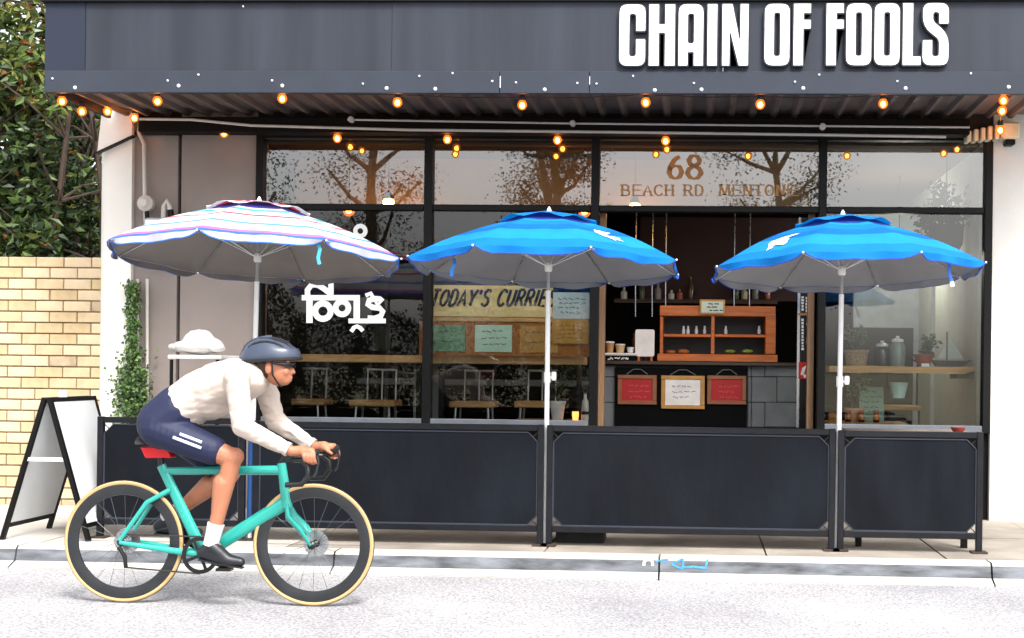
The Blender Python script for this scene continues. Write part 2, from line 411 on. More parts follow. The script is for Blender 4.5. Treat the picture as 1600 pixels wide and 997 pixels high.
# room
x0, x1 = X(401), X(1536)
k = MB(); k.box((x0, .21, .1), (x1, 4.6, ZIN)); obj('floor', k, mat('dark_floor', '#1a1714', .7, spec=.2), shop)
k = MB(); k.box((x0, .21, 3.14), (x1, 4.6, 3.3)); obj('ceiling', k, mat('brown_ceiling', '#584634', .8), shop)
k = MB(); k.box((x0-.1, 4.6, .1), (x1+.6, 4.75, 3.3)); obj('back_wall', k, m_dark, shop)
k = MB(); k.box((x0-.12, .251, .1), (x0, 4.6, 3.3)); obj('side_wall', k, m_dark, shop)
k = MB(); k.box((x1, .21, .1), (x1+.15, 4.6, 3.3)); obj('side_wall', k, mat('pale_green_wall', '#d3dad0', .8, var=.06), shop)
k = MB(); k.pbox(1333, 335, 1440, 700, 3.1, 3.2); obj('partition', k, mat('blue_grey_wall', '#b4c0c8', .7), shop)
k = MB(); k.pbox(1333, 512, 1426, 700, 3.06, 3.095); obj('partition_panel', k, mat('dark_slate_panel', '#1f2628', .6), shop)
k = MB(); k.pbox(1455, 332, 1461, 668, 1.2, 1.24); obj('wall_pipe', k, mat('pale_pipe', '#d8dedb', .5), shop)
k = MB(); k.pbox(1000, 340, 1270, 470, 2.6, 2.7); obj('interior_bulkhead', k, mat('maroon_bulkhead', '#2c0f0b', .7), shop)
k = MB(); k.box((x0+.01, .95, ZTR[0]+.13), (X(1279), 1.0, 3.138)); obj('transom_bulkhead', k, mat('warm_tan_bulkhead', '#96744c', .85, var=.2, scale=1.5), shop)

# window graphics: hand drawn ribbons in photo coordinates just in front of the glass
def zz(x, y, ox=400, oy=430, s=3.805): return (ox + x/s, oy + y/s)
m_letter = mat('white_window_paint', '#eef0ee', .6, var=.03)
YG = -.004
k = MB()
def st(pts, w, closed=False):
    k.ribbon([zz(*p) for p in pts], w/3.805, YG, closed, dy=-.0004*(len(k.f) % 9))
st([(272,134),(584,134)], 32); st([(318,120),(318,284)], 38); st([(599,118),(599,270)], 38)
st(arc(398,214,46,0,345,20), 36, True); st(arc(512,195,38,0,345,20), 34, True); st([(512,160),(512,140)], 26); st([(398,170),(398,140)], 26)
st([(550,272),(772,272)], 28)
st([(752,158),(735,142),(705,140),(672,150),(664,172),(690,190),(735,196),(754,216),(742,244),(705,258),(664,256)], 34)
st([(652,122),(682,108),(700,142)], 26); st(arc(725,158,13,0,340,10), 16, True)
st([(308,122),(306,90),(330,58),(368,58),(404,80),(446,112)], 34); st([(446,0),(446,118)], 32); st(arc(398,8,22,200,-60,8), 26)
st([(566,336),(582,312),(600,304),(620,314),(636,332)], 24)
obj('window_lettering', MB().ribbon(arc(563,361,8,0,345,12), 7, YG, True), m_letter, PANES[('low', 0)], recalc=False)
obj('window_lettering', k, m_letter, PANES[('low', 0)], recalc=False)['label'] = 'white hand drawn loops and bars of lettering on the left pane'

GLYPH = {
 'A': [[(0,0),(.5,1),(1,0)], [(.2,.36),(.8,.36)]],
 'B': [[(.1,0),(.1,1)], [(.1,1),(.65,1),(.85,.87),(.85,.66),(.65,.53),(.1,.53)], [(.65,.53),(.95,.4),(.95,.14),(.7,0),(.1,0)]],
 'C': [[(.95,.8),(.8,.96),(.5,1),(.2,.88),(.05,.6),(.05,.38),(.2,.12),(.5,0),(.8,.04),(.95,.2)]],
 'D': [[(.1,0),(.1,1)], [(.1,1),(.55,1),(.85,.82),(.95,.5),(.85,.18),(.55,0),(.1,0)]],
 'E': [[(.9,1),(.1,1),(.1,0),(.9,0)], [(.1,.52),(.75,.52)]],
 'H': [[(.1,0),(.1,1)], [(.9,0),(.9,1)], [(.1,.52),(.9,.52)]],
 'I': [[(.5,0),(.5,1)]],
 'M': [[(.02,0),(.12,1)], [(.12,1),(.5,.1)], [(.5,.1),(.88,1)], [(.88,1),(.98,0)]],
 'N': [[(.1,0),(.1,1)], [(.1,1),(.9,0)], [(.9,0),(.9,1)]],
 'O': [[(.5,1),(.2,.9),(.04,.65),(.04,.35),(.2,.1),(.5,0),(.8,.1),(.96,.35),(.96,.65),(.8,.9),(.5,1)]],
 'R': [[(.1,0),(.1,1)], [(.1,1),(.65,1),(.88,.86),(.88,.64),(.65,.5),(.1,.5)], [(.5,.5),(.98,0)]],
 'S': [[(.9,.84),(.7,.98),(.4,1),(.14,.86),(.14,.64),(.4,.54),(.7,.46),(.9,.32),(.86,.12),(.6,0),(.3,.02),(.08,.16)]],
 'T': [[(0,1),(1,1)], [(.5,1),(.5,0)]],
 'U': [[(.1,1),(.1,.28),(.28,.04),(.5,0),(.72,.04),(.9,.28),(.9,1)]],
 'Y': [[(0,1),(.5,.48),(.5,0)], [(1,1),(.5,.48)]],
 'P': [[(.1,0),(.1,1)], [(.1,1),(.65,1),(.9,.86),(.9,.62),(.65,.48),(.1,.48)]],
 'K': [[(.1,0),(.1,1)], [(.9,1),(.1,.45)], [(.35,.6),(.95,0)]],
 'L': [[(.1,1),(.1,0),(.9,0)]], 'G': [[(.9,.82),(.6,1),(.25,.9),(.05,.5),(.25,.1),(.6,0),(.9,.15),(.9,.45),(.6,.45)]],
 '6': [[(.78,.96),(.45,.82),(.18,.52),(.1,.28),(.22,.08),(.5,0),(.78,.08),(.9,.28),(.78,.5),(.5,.56),(.24,.48),(.14,.36)]],
 '8': [[(.5,.55),(.22,.65),(.16,.8),(.3,.96),(.5,1),(.7,.96),(.84,.8),(.78,.65),(.5,.55),(.16,.42),(.06,.24),(.24,.04),(.5,0),(.76,.04),(.94,.24),(.84,.42),(.5,.55)]],
 '.': [[(.3,.08),(.3,.0)]], "'": [[(.5,1),(.35,.72)]],
}
def text(k, s, x0, x1, yb, h, w, Y, slant=0, serif=False, gap=.28, narrow="I.'", thin=.55, each=None):
    ws = [(.38 if c in narrow else .6 if c == ' ' else 1.25 if c == 'M' else 1) for c in s]
    unit = (x1 - x0) / (sum(ws) + gap*(len(s)-1)); x = x0
    for c, q in zip(s, ws):
        if each is not None: k = MB()
        if c in GLYPH:
            cw = q*unit
            for si, stroke in enumerate(GLYPH[c]):
                pts = [(x + gx*cw + slant*gy*h, yb - gy*h) for gx, gy in stroke]
                sw = []
                for i in range(len(pts)):
                    a = pts[max(i-1, 0)]; b = pts[min(i+1, len(pts)-1)]
                    dx, dz = abs(b[0]-a[0]), abs(b[1]-a[1]); q2 = math.hypot(dx, dz) or 1
                    sw.append(w*(thin + (1-thin)*dz/q2) if serif else w)
                k.ribbon(pts, sw, Y, dy=-.0003*(si + 1))
                if serif:
                    for e in (pts[0], pts[-1]):
                        if c not in 'OC68S.D': k.ribbon([(e[0]-w*.95, e[1]), (e[0]+w*.95, e[1])], w*.4, Y, dy=-.0015)
        if each is not None and k.f: each(k)
        x += (q + gap)*unit
m_gold = mat('gold_leaf_paint', '#9c6d33', .5, var=.12, scale=30)
def gold(k): obj('gold_letter', k, m_gold, PANES[('top', 2)], recalc=False)
text(None, '68', 1043, 1097, 279, 36, 8.5, YG, serif=True, gap=.2, thin=.4, each=gold)
text(None, 'BEACH RD. MENTONE', 971, 1243, 305.5, 16.5, 3.5, YG, serif=True, gap=.34, thin=.42, each=gold)

# ------------------------------------------------------------------ awning
ZA0, ZA1, ZA2 = Z(146.5, YA, 900), Z(113, YA, 900), Z(3, YA, 900)
XA0, XA1 = X(70, YA, 80), X(1760, YA, 80)
awn = thing('awning', (X(800, YA), YA, ZA0), 'slate grey sheet metal awning with deep fascia and corrugated underside over the cafe', 'awning')
ed = [70, 133, 612, 1130, 1760]
for i in range(4):
    k = MB(); k.box((X(ed[i], YA, 80)+.0015, YA + (.004 if i % 2 else 0), ZA1), (X(ed[i+1], YA, 80)-.0015, YA+.03, ZA2)); obj('fascia_panel', k, [m_fascia, mat('slate_fascia_dark', '#242a38', .6, spec=.25, var=.1, scale=2, stretch=(1,1,.25))][i == 0], awn)
ed = [70, 781, 921, 1760]
for i in range(3):
    k = MB(); k.box((X(ed[i], YA, 130)+.002, YA-.012, ZA0), (X(ed[i+1], YA, 130)-.002, YA+.028, ZA1+.006)); obj('fascia_trim', k, mat('slate_trim_paint', '#2f343e', .6, spec=.25, var=.1, scale=3), awn, bevel=.003)
k = MB(); k.box((XA0-.02, YA-.03, ZA2+.001), (XA1, YA+.06, ZA2+.09)); obj('top_capping', k, m_black, awn)
k = MB(); k.box((XA0, YA+.031, ZA0+.01), (XA0+.03, -.22, ZA2)); obj('end_panel', k, m_fascia, awn)
for (sx0, sx1, sy1) in ((781, 782.2, 137), (921, 921.8, 132)):
    k = MB(); k.pbox(sx0, 119, sx1, sy1, YA-.0165, YA-.0125); obj('seam_scrape', k, m_white, awn)
proto = None
for big, pts in ((1, [(117,137),(279,134),(441,134),(604,138),(680,139),(851,140),(1023,141),(1096,140),(1255,138),(1415,138),(1576,136)]),
                 (0, [(82,123),(262,126),(310,117),(425,126),(567,131),(655,119),(707,114.5),(769,127),(806,129),(902,130),(932,131),(989,119),(1084,130),(1242,128),(1280,117),(1402,127),(1517,115),(380,10)])):
    proto = None
    for (a, b) in pts:
        c = P(a, b, YA-.013 if b > 50 else YA)
        if proto is None:
            r = .0125 if big else .0075
            k = MB(); k.lathe(c, [(r*1.1, 0), (r, .003), (r*.6, .008), (r*.15, .01)], 10, 'y'); proto = obj('screw_cap', k, m_white, awn, smooth=True); pc = c
        else: link_copy(proto, awn, c - pc)
# corrugated soffit
def soffit_mat():
    m = mat('rusty_galvanised_soffit', '#5b4f49', .6, var=.35, scale=4, bump=.12, bscale=40, stretch=(3,.6,1)); return m
k = MB(); n = 0; per = .168; x = XA0+.035; y0, y1 = YA+.031, -.14; zs = ZA0+.075
prof = [(0, 0), (.055, 0), (.075, -.032), (.105, -.032), (.125, 0)]
pts = []
while x < XA1:
    for (dx, dz) in prof: pts.append((x+dx, zs+dz))
    x += per
for (a, b) in zip(pts, pts[1:]):
    k.add([(a[0], y0, a[1]), (b[0], y0, b[1]), (b[0], y1, b[1]), (a[0], y1, a[1])], [(0,1,2,3)])
    k.add([(a[0], y0, a[1]+.004), (b[0], y0, b[1]+.004), (b[0], y1, b[1]+.004), (a[0], y1, a[1]+.004)], [(3,2,1,0)])
obj('soffit_sheet', k, soffit_mat(), awn, recalc=False)
k = MB(); k.box((XA0+.035, YA+.031, zs+.05), (XA1, .3, zs+.09)); obj('roof_deck', k, m_black, awn)
k = MB(); k.box((X(212,-.3), -.30, Z(208, -.3)), (X(1512, -.3), -.145, Z(184, -.3))); obj('rear_beam', k, mat('dark_brown_beam', '#0a0605', .7, spec=.15), awn, bevel=.004)
k = MB(); k.box((XA0+.035, -.14, ZTOP-.12), (X(1548), -.03, zs+.05)); obj('rear_flashing', k, m_dark, awn)

# sign letters
def rpoly(pts, n=4):
    out = []; k = len(pts)
    for i in range(k):
        x, y, r = pts[i]; ax, ay, _ = pts[i-1]; bx, by, _ = pts[(i+1) % k]
        if r <= 0: out.append((x, y)); continue
        u = Vector((ax-x, ay-y)); v = Vector((bx-x, by-y)); r = min(r, u.length*.49, v.length*.49); u.normalize(); v.normalize()
        p0 = Vector((x, y)) + u*r; p2 = Vector((x, y)) + v*r; p1 = Vector((x, y))
        for j in range(n+1):
            t = j/n; q = p0*(1-t)**2 + p1*2*t*(1-t) + p2*t*t; out.append((q.x, q.y))
    return out
def rr(w, h, r): return [(0,0,r),(w,0,r),(w,h,r),(0,h,r)]
def hole(x0, y0, x1, y1, r=3): return [(x0,y0,r),(x1,y0,r),(x1,y1,r),(x0,y1,r)]
LET = {
 'C': [[(0,0,13),(42,0,13),(42,43,3),(26,43,2),(26,16,4),(17,16,4),(17,81,4),(26,81,4),(26,54,2),(42,54,3),(42,97,13),(0,97,13)]],
 'H': [[(0,0,2),(17,0,2),(17,51,1),(25,51,1),(25,0,2),(42,0,2),(42,97,2),(25,97,2),(25,66,1),(17,66,1),(17,97,2),(0,97,2)]],
 'A': [[(0,0,2),(16,0,2),(16,21,1),(24,21,1),(24,0,2),(40,0,2),(40,97,13),(0,97,13)], hole(16,36,24,81)],
 'I': [[(0,0,2),(16.5,0,2),(16.5,97,2),(0,97,2)]],
 'N': [[(0,0,2),(13,0,2),(13,51,1),(26,0,2),(42,0,2),(42,97,2),(28,97,2),(28,43,1),(17,97,2),(0,97,2)]],
 'O': [rr(40,97,13), hole(16,16,24,82)],
 'F': [[(0,0,2),(16.5,0,2),(16.5,57,1),(28,57,2),(28,72,2),(17,72,1),(17,81,1),(28,81,2),(28,97,2),(0,97,2)]],
 'L': [[(0,0,2),(29,0,2),(29,15,2),(17,15,1),(17,97,2),(0,97,2)]],
 'S': [[(0,0,13),(41,0,13),(41,48,16),(17,69,5),(17,82,4),(25,82,4),(25,64,2),(41,64,3),(41,97,13),(0,97,13),(0,60,16),(25,40,5),(25,15,4),(16,15,4),(16,40,2),(0,40,3)]],
}
sign = thing('shop_sign', P(1222, 105, YA), 'raised white block capitals with dark edges spelling the cafe name on the awning', 'sign')
PXM = 2080 / (YA - CAM.y)
def curve_letter(ch, px, offset, y0, depth, material, name, parent):
    cu = bpy.data.curves.new('c', 'CURVE'); cu.dimensions = '2D'; cu.fill_mode = 'BOTH'; cu.extrude = depth/2; cu.offset = offset
    for poly in LET[ch]:
        pts = rpoly(poly); sp = cu.splines.new('POLY'); sp.points.add(len(pts)-1); sp.use_cyclic_u = True
        for p, (a, b) in zip(sp.points, pts): p.co = (a/PXM, b/PXM, 0, 1)
    o = bpy.data.objects.new('c', cu); COL.objects.link(o)
    me = bpy.data.meshes.new_from_object(o.evaluated_get(bpy.context.evaluated_depsgraph_get()))
    base = P(px, 105 - (px-1222)*.002, YA); M = Matrix.Rotation(PI/2, 4, 'X'); mb = MB()
    mb.v = [base + (M @ v.co) + Vector((0, y0 - base.y, 0)) for v in me.vertices]; mb.f = [list(p.vertices) for p in me.polygons]; mb.m = [0]*len(mb.f)
    bpy.data.objects.remove(o); bpy.data.curves.remove(cu); bpy.data.meshes.remove(me)
    return obj(name, mb, material, parent)
m_sign = mat('white_acrylic_letter', '#f2f2f2', .35, var=.01)
for ch, px in zip('CHAINOFFOOLS', (967,1013,1059,1104,1127,1193,1238,1289,1320,1364,1408,1439)):
    a = curve_letter(ch, px, .005, YA-.02, .026, mat('letter_dark_return', '#12151f', .4), 'letter', sign)
    curve_letter(ch, px, -.0045, YA-.038, .008, m_sign, 'letter_face', a)

# ------------------------------------------------------------------ festoon lights and conduits
m_bulb = emit('warm_lit_filament', (1.0, .45, .12), 26)
def amber_glass():
    m = bpy.data.materials.new('amber_lit_glass'); m.use_nodes = True; n = m.node_tree.nodes; l = m.node_tree.links; n.clear()
    out = n.new('ShaderNodeOutputMaterial'); mx = n.new('ShaderNodeMixShader'); mx.inputs[0].default_value = .45
    tr = n.new('ShaderNodeBsdfTransparent'); tr.inputs[0].default_value = (1, .62, .25, 1)
    em = n.new('ShaderNodeEmission'); em.inputs[0].default_value = (1, .2, .025, 1); em.inputs[1].default_value = 1.0
    l.new(tr.outputs[0], mx.inputs[1]); l.new(em.outputs[0], mx.inputs[2]); l.new(mx.outputs[0], out.inputs[0]); return m
m_amber = amber_glass()
m_sock = mat('black_socket', '#0d0d0d', .5)
def festoon(pts, label, cable_y=-8, r=.035, strand=True):
    base = P(*pts[0]); t = thing('festoon_lights', base, label, 'string lights', 'warm festoon lights under the awning')
    path = []
    for i, p in enumerate(pts):
        q = P(p[0], p[1]+cable_y-4, p[2])
        if i: 
            mid = path[-1].lerp(q, .5); mid.z -= .012; path.append(mid)
        path.append(q)
    if len(path) > 1: obj('cable', MB().tube(path, .004, 5), m_sock, t)
    for p in pts:
        c = P(*p)
        s_ = obj('lamp_holder', MB().lathe(c + Vector((0,0,r*.8)), [(r*.5,0),(r*.62,.012),(r*.62,.04),(r*.25,.05)], 10), m_sock, t, smooth=True)
        obj('bulb', MB().lathe(c, [(r*.12,-r*1.05),(r*.6,-r*.85),(r*.95,-r*.3),(r*.98,.2*r),(r*.7,.75*r),(r*.42,1.05*r)], 14), m_amber, s_, smooth=True)
        obj('filament', MB().sphere(c + Vector((0,0,-.1*r)), (r*.52, r*.52, r*.6), 10, 8), m_bulb, s_, smooth=True)
YR = YA+.1
festoon([(97,158,YR),(128,174,YR+.35),(168,174,YR+.7),(210,184,-.25)], 'string of lit bulbs along the left end of the awning near the tree')
festoon([(x,y,YR) for x, y in ((246,158),(441,154),(621,160),(816,164),(1009,160),(1188,163),(1380,162),(1568,157))], 'long front row of lit warm bulbs just behind the awning fascia')
festoon([(x,y,-.2) for x, y in ((350,208),(527,216),(699,218),(871,219),(1040,220))], 'rear row of lit warm bulbs close above the transom windows')
festoon([(1566,173,YR+.3),(1563,203,-.3)], 'short string of two lit bulbs at the right end by the floodlight')
def conduit(pts, r, label, clips=()):
    t = thing('conduit', pts[0], label, 'conduit'); obj('pipe', MB().tube(pts, r, 8), m_pvc, t, smooth=True)
    for c, rr_ in clips: obj('junction_box', MB().lathe(c, [(rr_,-.02),(rr_,.02),(rr_*.8,.028)], 14, 'y'), m_pvc, t, smooth=True)
conduit([P(543,187,-.33), P(895,193,-.33), P(1285,197,-.33), P(1515,199,-.33)], .008, 'upper white conduit with round junction boxes running under the awning', [(P(549,187,-.34), .024), (P(895,193,-.34), .024), (P(1285,198,-.34), .026)])
conduit([P(218,186,-.33), P(300,187,-.33), P(392,196,-.33), P(640,203,-.33), P(1000,207,-.33), P(1300,211,-.33), P(1478,214,-.33)], .011, 'lower white conduit running from the left wall along the beam')
conduit([P(219,188,-.06), P(217,208,-.05), P(225,225,-.05), P(226,300,-.05), P(227,345,-.05)], .016, 'white pipe dropping down the taupe wall to the gas meter')
conduit([P(215,436,-.05), P(215,660,-.05)], .012, 'white vertical pipe on the wall edge beside the ivy')
conduit([P(230,436,-.06), P(230,660,-.06)], .013, 'second thin white vertical pipe on the taupe wall right of the ivy')
# gas meter
gm = thing('gas_meter', P(240,430,-.15), 'grey gas meter with white regulator and black fittings on the left wall', 'meter')
k = MB(); k.pbox(222,340,262,402,-.2,-.03); obj('meter_body', k, mat('meter_grey', '#9aa3ab', .5), gm, bevel=.025)
k = MB(); k.pbox(226,343,246,357,-.215,-.201); obj('index_window', k, m_white, gm, bevel=.004)
obj('regulator', MB().lathe(P(228,318,-.12), [(.02,-.05),(.065,-.03),(.065,.02),(.04,.045),(.03,.06)], 16, 'y'), m_pvc, gm, smooth=True)
obj('regulator_neck', MB().tube([P(229,322,-.12), P(230,342,-.12)], .018, 10), m_black, gm, smooth=True)
obj('outlet_pipe', MB().tube([P(255,345,-.12), P(256,322,-.12), P(261,314,-.12), P(265,322,-.12), P(266,334,-.12)], .02, 10), m_pvc, gm, smooth=True)
obj('valve', MB().tube([P(266,328,-.12), P(268,345,-.12)], .026, 10), m_black, gm, smooth=True)
obj('side_pipe', MB().tube([P(262,345,-.1), P(282,340,-.1)], .022, 10), m_black, gm, smooth=True)
# floodlight on the right pier
fl = thing('floodlight', P(1570,225,-.1), 'twin security floodlight fixed high on the white right pier', 'floodlight')
k = MB(); k.pbox(1566,190,1594,216,-.2,-.04); obj('housing', k, mat('cream_housing', '#d8c9a8', .5), fl, bevel=.015)
k = MB(); k.pbox(1572,217,1587,226,-.16,-.05); obj('sensor', k, m_black, fl, bevel=.008)
for i in range(5):
    k = MB(); k.pbox(1511+i*11,204-i*2.5,1518+i*11,221-i*1,-.17,-.032); obj('cooling_fin', k, mat('cream_housing', '#d8c9a8', .5), fl, bevel=.006)

# ------------------------------------------------------------------ brick wall
bw = thing('brick_wall', (X(90, .02), .1, ZP), 'cream brick garden wall in stretcher bond left of the cafe', 'wall')
m_br = [mat('cream_brick_a', '#bfa987', .9, var=.14, scale=9, bump=.35, bscale=90), mat('cream_brick_b', '#b59f7b', .9, var=.16, scale=9, bump=.35, bscale=90), mat('cream_brick_c', '#c7b394', .9, var=.12, scale=9, bump=.35, bscale=90), mat('cream_brick_d', '#a8957a', .9, var=.2, scale=14, bump=.4, bscale=70), mat('cream_brick_e', '#b29468', .9, var=.2, scale=12, bump=.4, bscale=70)]
zt, x_end = Z(402, 0, 90), X(183, 0, 600)
CH, BL = .0905, .2325
rows = int((zt - ZP) / CH) + 1
k = MB(); k.box((x_end-3.2, .016, -.02), (x_end-.004, .2, zt-.004)); obj('mortar_bed', k, mat('tan_mortar', '#806847', .95, var=.2, scale=30, bump=.4), bw)
bp = {}
for r in range(rows):
    z1 = zt - r*CH; z0 = z1 - CH + .011
    if z0 < 0: break
    x = x_end; i = 0
    while x > X(-60, 0, 600):
        L = BL
        if i == 0 and r % 2: L = BL/2
        key = (L, random.choice((0,0,0,0,1,1,1,2,2,2,2,3)))
        jx, jy = random.uniform(-.0015,.0015), random.uniform(-.003, .003)
        if key not in bp:
            k = MB(); k.box((x-L+.010, .002, z0), (x, .11, z1)); b = obj('brick', k, m_br[key[1]], bw, bevel=.004); bp[key] = (b, x, z1)
        else:
            b0, bx, bz = bp[key]; link_copy(b0, bw, (x-bx+jx, jy, z1-bz))
        x -= L; i += 1
# downpipe between wall and pier
tag(obj('downpipe', MB().tube([P(190,425,.05), P(190,660,.05)], .03, 10), mat('sage_downpipe', '#8b9a94', .5), smooth=True), 'sage green downpipe in the gap between brick wall and cafe', 'downpipe')

# ------------------------------------------------------------------ foliage
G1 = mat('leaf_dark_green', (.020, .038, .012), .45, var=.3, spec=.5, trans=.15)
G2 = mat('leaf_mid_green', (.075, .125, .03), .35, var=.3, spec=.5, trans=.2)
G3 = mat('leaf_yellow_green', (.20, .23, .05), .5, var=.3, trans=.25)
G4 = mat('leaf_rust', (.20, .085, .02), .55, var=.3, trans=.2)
BARK = mat('grey_brown_bark', '#41342c', .9, var=.3, scale=12, bump=.4, bscale=50)
tr = thing('garden_tree', (X(60, 1.2), 1.2, 0), 'dense leafy tree with rust tinged leaves behind the cream brick wall', 'tree')
k = MB(); tips = []
bx = [(-20,1.0),(25,1.3),(80,.9),(120,1.5),(60,1.9),(140,1.1)]
for (px, yy) in bx:
    b = P(px, 500, yy); b.z = 0
    p = [b]; d = Vector((random.uniform(-.1,.1), random.uniform(-.1,.1), 1))
    for j in range(9):
        d = (d + Vector((random.uniform(-.3,.3), random.uniform(-.2,.2), .25))).normalized(); p.append(p[-1] + d*.55)
    k.tube(p, [.05 - .0045*j for j in range(10)], 7)
    for j in range(3, 10):
        for q in range(4):
            e = rdir(); e.z = abs(e.z)*.6 + .25; e.normalize(); L = random.uniform(.4, .8)
            m_ = p[j] + e*L*.5 + rdir()*.06; t_ = p[j] + e*L
            k.tube([p[j], m_, t_], [.016, .011, .005], 5); tips += [m_, t_]
obj('trunk', k, BARK, tr, smooth=True)
k = MB(); xa, xb = X(-260, 1.3), X(150, 1.3)
cl = []
for i in range(520):
    c = Vector((random.uniform(xa, xb), random.uniform(.35, 2.6), random.uniform(1.6, 4.9)))
    if c.x > X(128, c.y) and c.z > 3.2: continue
    if c.z > 4.6 + .4*math.sin(c.x*3): continue
    cl.append(c)
for i in range(230): cl.append(Vector((random.uniform(xa-.6, xb+.2), random.uniform(2.8, 4.6), random.uniform(1.3, 4.6))))
def inside(c, m=0): return c.y > .28 and c.x < X(148 + m, c.y)
for c in cl:
    if not inside(c): c.x -= .2
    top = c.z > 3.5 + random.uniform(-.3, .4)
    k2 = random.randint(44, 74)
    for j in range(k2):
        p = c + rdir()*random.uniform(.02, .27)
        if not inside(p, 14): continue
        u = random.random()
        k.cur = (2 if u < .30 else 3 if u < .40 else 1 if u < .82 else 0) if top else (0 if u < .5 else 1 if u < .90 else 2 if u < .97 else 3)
        d = rdir(); d.z = d.z*.6 - .1
        leaf(k, p, d, random.uniform(.075, .14)*(1.5 if p.y > 2.8 else 1), .5)
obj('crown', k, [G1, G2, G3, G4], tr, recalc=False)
# ivy
iv = thing('ivy', P(205, 640, -.1), 'bright green ivy climbing the pipe between brick wall and cafe', 'ivy')
k = MB()
for i in range(2600):
    t = random.random()
    if t < .4: px, py = random.gauss(207, 4.5), random.uniform(440, 570)
    else: px, py = random.gauss(206, 13), random.gauss(610, 28)
    py = min(py, 665)
    p = P(px, py, random.uniform(-.22, -.03)); u = random.random(); k.cur = 0 if u < .25 else 1 if u < .8 else 2
    d = rdir(); d.z -= .5; leaf(k, p, d, random.uniform(.022, .042), .75, Vector((0,-1,.3)) + rdir()*.5)
obj('foliage', k, [mat('ivy_dark', (.02,.05,.012), .5, trans=.2), mat('ivy_green', (.06,.13,.03), .5, trans=.25), mat('ivy_light', (.16,.24,.06), .5, trans=.25)], iv, recalc=False)
obj('stem', MB().tube([P(206,700,-.1), P(209,600,-.1), P(205,520,-.1), P(208,445,-.1)], .008, 6), BARK, iv)

# trees across the road, mirrored in the windows
OLV = mat('olive_tea_tree_leaf', (.085, .085, .05), .7, var=.4, scale=2)
BARK2 = mat('pale_tea_tree_bark', '#8a7864', .9, var=.3)
def street_tree(name, base, h, lean, spread, seed, label, leafy=1.0, mats=None):
    rs = random.Random(seed)
    t = thing(name, base, label, 'tree', 'trees across the road mirrored in the glass')
    k = MB(); lf = MB(); base = Vector(base)
    p = [base]; d = Vector((lean, 0, 1)).normalized()
    for j in range(8):
        d = (d + Vector((rs.uniform(-.12,.12)+lean*.05, rs.uniform(-.1,.1), .12))).normalized(); p.append(p[-1] + d*h/9)
    k.tube(p, [h*.026*(1-.085*j) for j in range(9)], 9)
    ends = []
    for j in range(3, 9):
        for q in range(3):
            a = rs.uniform(0, 2*PI); e = Vector((math.cos(a), math.sin(a)*.7, rs.uniform(.3, 1.0))).normalized(); L = spread*rs.uniform(.45, 1)
            m_ = p[j] + e*L*.5 + Vector((0,0,-.1)); t_ = p[j] + e*L + Vector((0,0,rs.uniform(-.1,.5)))
            k.tube([p[j], m_, t_], [h*.009, h*.006, h*.003], 5); ends += [t_, m_.lerp(t_, .5)]
    for c in ends:
        for q in range(int(150*leafy)):
            v = Vector((rs.gauss(0,.42), rs.gauss(0,.42), rs.gauss(0,.3))); dd = Vector((rs.uniform(-1,1), rs.uniform(-1,1), rs.uniform(-1,.4)))
            leaf(lf, c + v*spread*.42, dd, rs.uniform(.07, .14), .45, Vector((rs.uniform(-1,1), rs.uniform(-1,1), .2)))
    obj('trunk', k, BARK2, t, smooth=True); obj('crown', lf, mats or [OLV], t, recalc=False)
    return t
def RX(px, Yr): return P(px, 400, -Yr).x       # where a thing at depth Yr shows in the window glass
for i, (px, Yr, h, lean, spread, lab, leafy) in enumerate((
    (455, -27, 12, -.28, 2.6, 'leaning gum tree mirrored in the far left transom pane', .8),
    (610, -30, 11, -.06, 2.4, 'spreading tree mirrored beside the lit lamp in the left transom pane', 1),
    (840, -26, 9.5, .03, 1.6, 'bushy upright tree mirrored in the second transom pane', 1.7),
    (905, -32, 10.5, 0, 2.2, 'darker tree mirrored right of the bushy one in the second transom pane', 1.6),
        (1245, -31, 10, -.05, 2.4, 'thin crowned tree mirrored at the end of the gold address', 1.1))):
    street_tree('roadside_tree', (RX(px, Yr), Yr, -.03), h, lean, spread, 40+i, lab, leafy)
sc_p = None
for i in range(16):
    px = -200 + i*92 + random.uniform(-25, 25); Yr = -23 - random.uniform(0, 5); h = random.uniform(2.4, 4.2)
    lf = MB(); w = random.uniform(1.0, 1.7)
    for q in range(3600):
        e = rdir(); rad = random.uniform(.55, 1.03)**.5
        c = Vector((e.x*w*rad, e.y*w*.8*rad, h*.5 + e.z*h*.5*rad)); leaf(lf, c + Vector((RX(px, Yr), Yr, 0)), rdir(), random.uniform(.08,.15), .5)
    o = obj('coastal_shrub', lf, G1, recalc=False)
    tag(o, 'dark rounded coastal shrub in the hedge across the road, mirrored low in the windows', 'shrub', 'hedge of coastal shrubs across the road')

